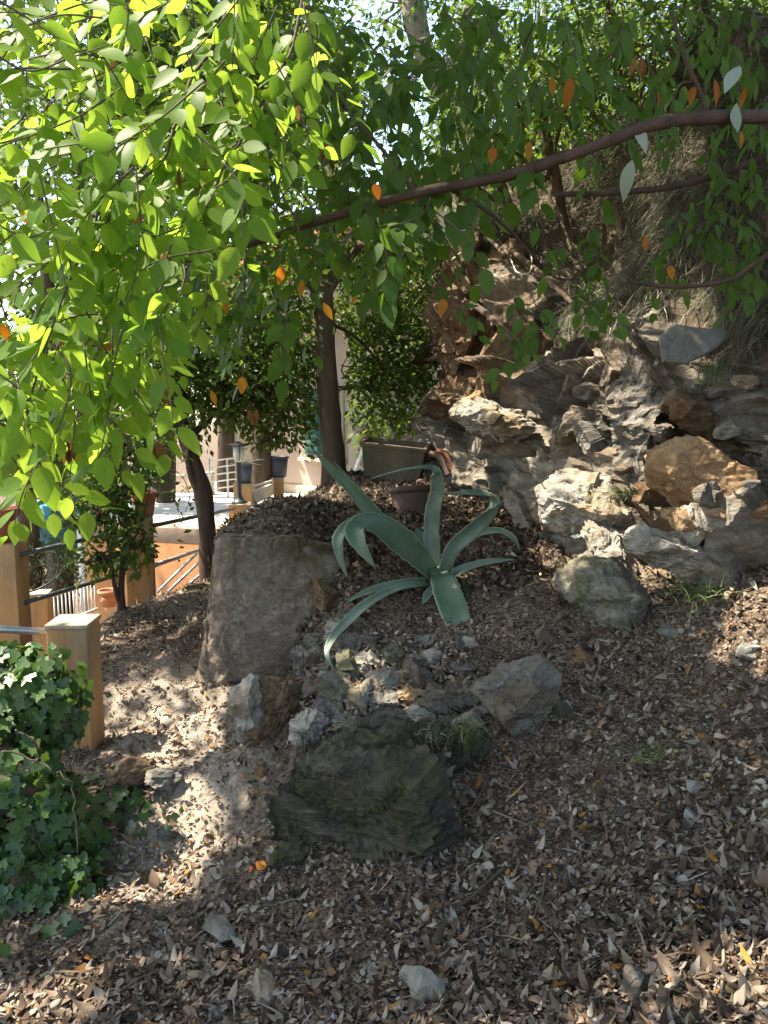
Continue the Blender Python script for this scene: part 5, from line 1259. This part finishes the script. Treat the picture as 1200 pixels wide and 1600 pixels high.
# ------------------------------------------------------------------ ivy over the stump at lower left
iv = thing('ivy', 'dark glossy ivy growing over an old stump at the lower left', 'ivy', img(80, 1440, 2.35))
blob = [(img(30, 1075, 2.75), (.22, .16, .16)), (img(80, 1110, 2.8), (.11, .12, .14)), (img(10, 1240, 2.6), (.22, .18, .26)), (img(75, 1290, 2.62), (.14, .14, .2)), (img(50, 1370, 2.5), (.24, .16, .14)), (img(130, 1310, 2.7), (.08, .08, .09))]
for j, (c, r) in enumerate(blob[:5]):
    V, Fc = rock(np.array(r) * .6, 900 + j, 4, 4, (.7, .9), .12); mb = MB(); mb.add(V + c, Fc); mb.build('stump', M['bark'], iv)
V0 = np.array([[0,0,0],[-.3,-.1,.04],[-.5,.12,.02],[-.32,.4,.05],[-.45,.62,0],[-.18,.68,.03],[0,1.0,-.1],[.18,.68,.03],[.45,.62,0],[.32,.4,.05],[.5,.12,.02],[.3,-.1,.04],[0,.45,-.03]])
F0 = np.array([[12, (a + 1) % 12, a] for a in range(12)]); U0 = V0[:, :2] * np.array([2, 1.])
IVY = (V0, F0, U0)
ivm = []
for q in range(4): mb = MB(); mb.add(V0 * [1, 1, 1 + q * .8], F0, q / 4., U0); ivm.append(mb.mesh('leaf', M['leaf_ivy']))
PP, NN = [], []
for (c, r) in blob:
    n = int(4600 * r[0]); u = rnd_dirs(n); u = u[(u[:, 1] < .35)]; PP.append(c + u * np.array(r) * RNG.uniform(.68, 1.15, (len(u), 1))); NN.append(u / np.array(r))
for (px, py) in [(200,1262),(180,1285),(160,1250),(228,1272)]:
    q = on_ground(px, py); PP.append(q + RNG.normal(0, .05, (14, 3)) * [1.2, 1.2, .5] + [0, 0, .04]); NN.append(np.tile([0, -.4, 1.], (14, 1)))
for (px, py) in [(100,1472),(52,1450),(80,1450),(8,1500)]:
    q = on_ground(px, py); PP.append(q + RNG.normal(0, .03, (2, 3)) + [0, 0, .04]); NN.append(np.tile([0, -.6, 1.], (2, 1)))
PP = np.concatenate(PP); NN = nrm(np.concatenate(NN) * .2)
PP[:, 2] = np.maximum(PP[:, 2], ground_h(PP[:, :2]) + .015)
PP = PP; n = len(PP); DD = nrm(np.array([0, 0, -1.]) + rnd_dirs(n) * .7 + NN * .3); Nv = nrm(NN + np.array([0, -.2, .5]) + rnd_dirs(n) * .35); SS = RNG.uniform(.028, .062, n)
order = np.argsort(PP[:, 1] - SS * 3); mb = MB(); cnt = 0; rest = []
px = project(PP)
for k_ in order:
    if cnt < 290 and px[k_, 0] > -10: o = link('leaf', ivm[int(RNG.integers(4))], iv); o.matrix_basis = mat_of(PP[k_], DD[k_], Nv[k_], SS[k_]); cnt += 1
    else: rest.append(k_)
rest = np.array(rest); put_leaves(mb, IVY, PP[rest], DD[rest], Nv[rest], SS[rest], RNG.uniform(0, 1, len(rest))); mb.build('foliage', M['leaf_ivy'], iv, kind='stuff')
for pix in ([(0,1170),(60,1190),(110,1230),(120,1330)], [(0,1280),(50,1300),(100,1400)], [(20,1140),(60,1165),(40,1210)]):
    P = catmull(np.array([img(x_, y_, 2.45) for x_, y_ in pix]), 24) + RNG.normal(0, .006, (24, 3)); mb = MB(); mb.add(*tube(P, .003, 5)); mb.build('stem', M['twig'], iv)

# ------------------------------------------------------------------ grass
def blades(mb, P, N, L, w, tint, gravity=.6):
    """bent blades: start along N, fall over"""
    n = len(P); k_ = 4; S = nrm(np.cross(N, rnd_dirs(n))); D = nrm(N); pts = [P]; p = P
    for q in range(k_): D = nrm(D + np.array([0, 0, -gravity]) + RNG.normal(0, .12, (n, 3))); p = p + D * (L / k_)[:, None]; pts.append(p)
    V = []
    for q, p in enumerate(pts):
        h = (w * (1 - q / (k_ + .3)))[:, None]; V += [p - S * h, p + S * h]
    V = np.stack(V, 1).reshape(-1, 3); m = 2 * (k_ + 1)
    Fq = np.array([[2 * q, 2 * q + 1, 2 * q + 3, 2 * q + 2] for q in range(k_)]); FF = (np.arange(n)[:, None, None] * m + Fq[None]).reshape(-1, 4)
    mb.add(V, FF, np.repeat(tint, m))
mb = MB(); vis = (BPIX[:, 0] > 690) & (BPIX[:, 0] < 1500) & (BPIX[:, 1] > 60) & (BPIX[:, 1] < 640) & (BPIX[:, 2] > .5)
wgt = vis * np.clip((soil - .45) * 2, 0, 1) * np.clip(fbm(P1 * 2.6, 4, 101) * 2.2 + .35, 0, 1); wgt /= wgt.sum()
k_ = RNG.choice(len(P1), 38000, p=wgt); P = P1[k_] + RNG.normal(0, .02, (len(k_), 3)); N = nrm(N0[k_] + RNG.normal(0, .45, (len(k_), 3)) + .9 * np.stack([vnoise(P1[k_] * 2.2, 201), 0 * k_, .5 + vnoise(P1[k_] * 2.2, 203)], 1))
blades(mb, P, N, RNG.uniform(.08, .34, len(k_)), RNG.uniform(.0012, .0036, len(k_)), np.clip(.42 + .55 * fbm(P1[k_] * 1.3, 2, 111) + RNG.normal(0, .22, len(k_)), 0, 1), .5)
mb.build('hanging_grass', M['dry_grass'], kind='stuff')
def tuft(pos, n, L, label, mat='grass', nv=(0, -.3, 1), spread=.5, g=.35, w=.0025, s=.03):
    mb = MB(); P = pos + RNG.normal(0, s, (n, 3)) * [1, 1, .3]; blades(mb, P, nrm(np.array(nv) + RNG.normal(0, spread, (n, 3))), RNG.uniform(.5, 1.1, n) * L, np.full(n, w), RNG.uniform(0, 1, n), g)
    tag(mb.build('grass_tuft', M[mat]), label, 'grass tuft')
tuft(img(725,1142,2.72), 70, .16, 'green grass tuft drooping over the top right of the big dark rock', g=.5)
tuft(img(985,770,3.45), 60, .2, 'dark green strappy tuft in the cleft of the grey outcrop', nv=(-.6,-.5,.6), spread=.25)
tuft(img(965,505,4.2), 90, .3, 'tuft of straw grass on top of the grey outcrop', 'dry_grass', nv=(-.3,-.6,.6), g=.6)
tuft(img(1110,575,3.5), 80, .16, 'green grass tuft under the slate slab', g=.8)
tuft(img(900,985,3.3), 50, .12, 'small grass tuft on the slope by the upright blue stone')
tuft(img(880,890,3.7), 60, .14, 'pale dry tuft left of the mossy boulder', 'dry_grass')
tuft(img(1080,925,3.1), 110, .14, 'low green tuft along the foot of the light ledge', s=.05)
tuft(img(1010,1180,2.5), 60, .1, 'sparse grass on the open right slope', s=.04)
tuft(img(660,1150,2.65), 50, .12, 'short dry tuft on the lip of the big dark rock', 'dry_grass', g=.7)
tuft(img(920,465,4.4), 60, .25, 'yellow green tuft at the mouth of the dark hollow', 'grass', g=.4)
mb = MB(); XY = scatter_ground(5200, 4.2); XY = XY[(XY[:, 0] > .15) & (RNG.uniform(0, 1, len(XY)) < .25 + fbm(np.column_stack([XY * 2, 0 * XY[:, 0]]), 2, 121))]
P, N = lay_on(XY); blades(mb, P, N + RNG.normal(0, .5, P.shape), RNG.uniform(.03, .1, len(P)), np.full(len(P), .0011), RNG.uniform(.2, 1, len(P)), .5)
mb.build('ground_grass', M['dry_grass'], kind='stuff')
# small white flowered weed by the sunlit block
wd_ = thing('weed', 'tiny pale green weed below the sunlit flat block', 'plant', img(912,835,3.6))
for j in range(9):
    mb = MB(); P = (img(912,835,3.58) + RNG.normal(0, .02, 3))[None]; put_leaves(mb, SMALL, P, rnd_dirs(1) + [0, -.4, .3], np.array([[0, -.8, .6]]), .04, .9); mb.build('leaf', M['leaf_pale'], wd_)
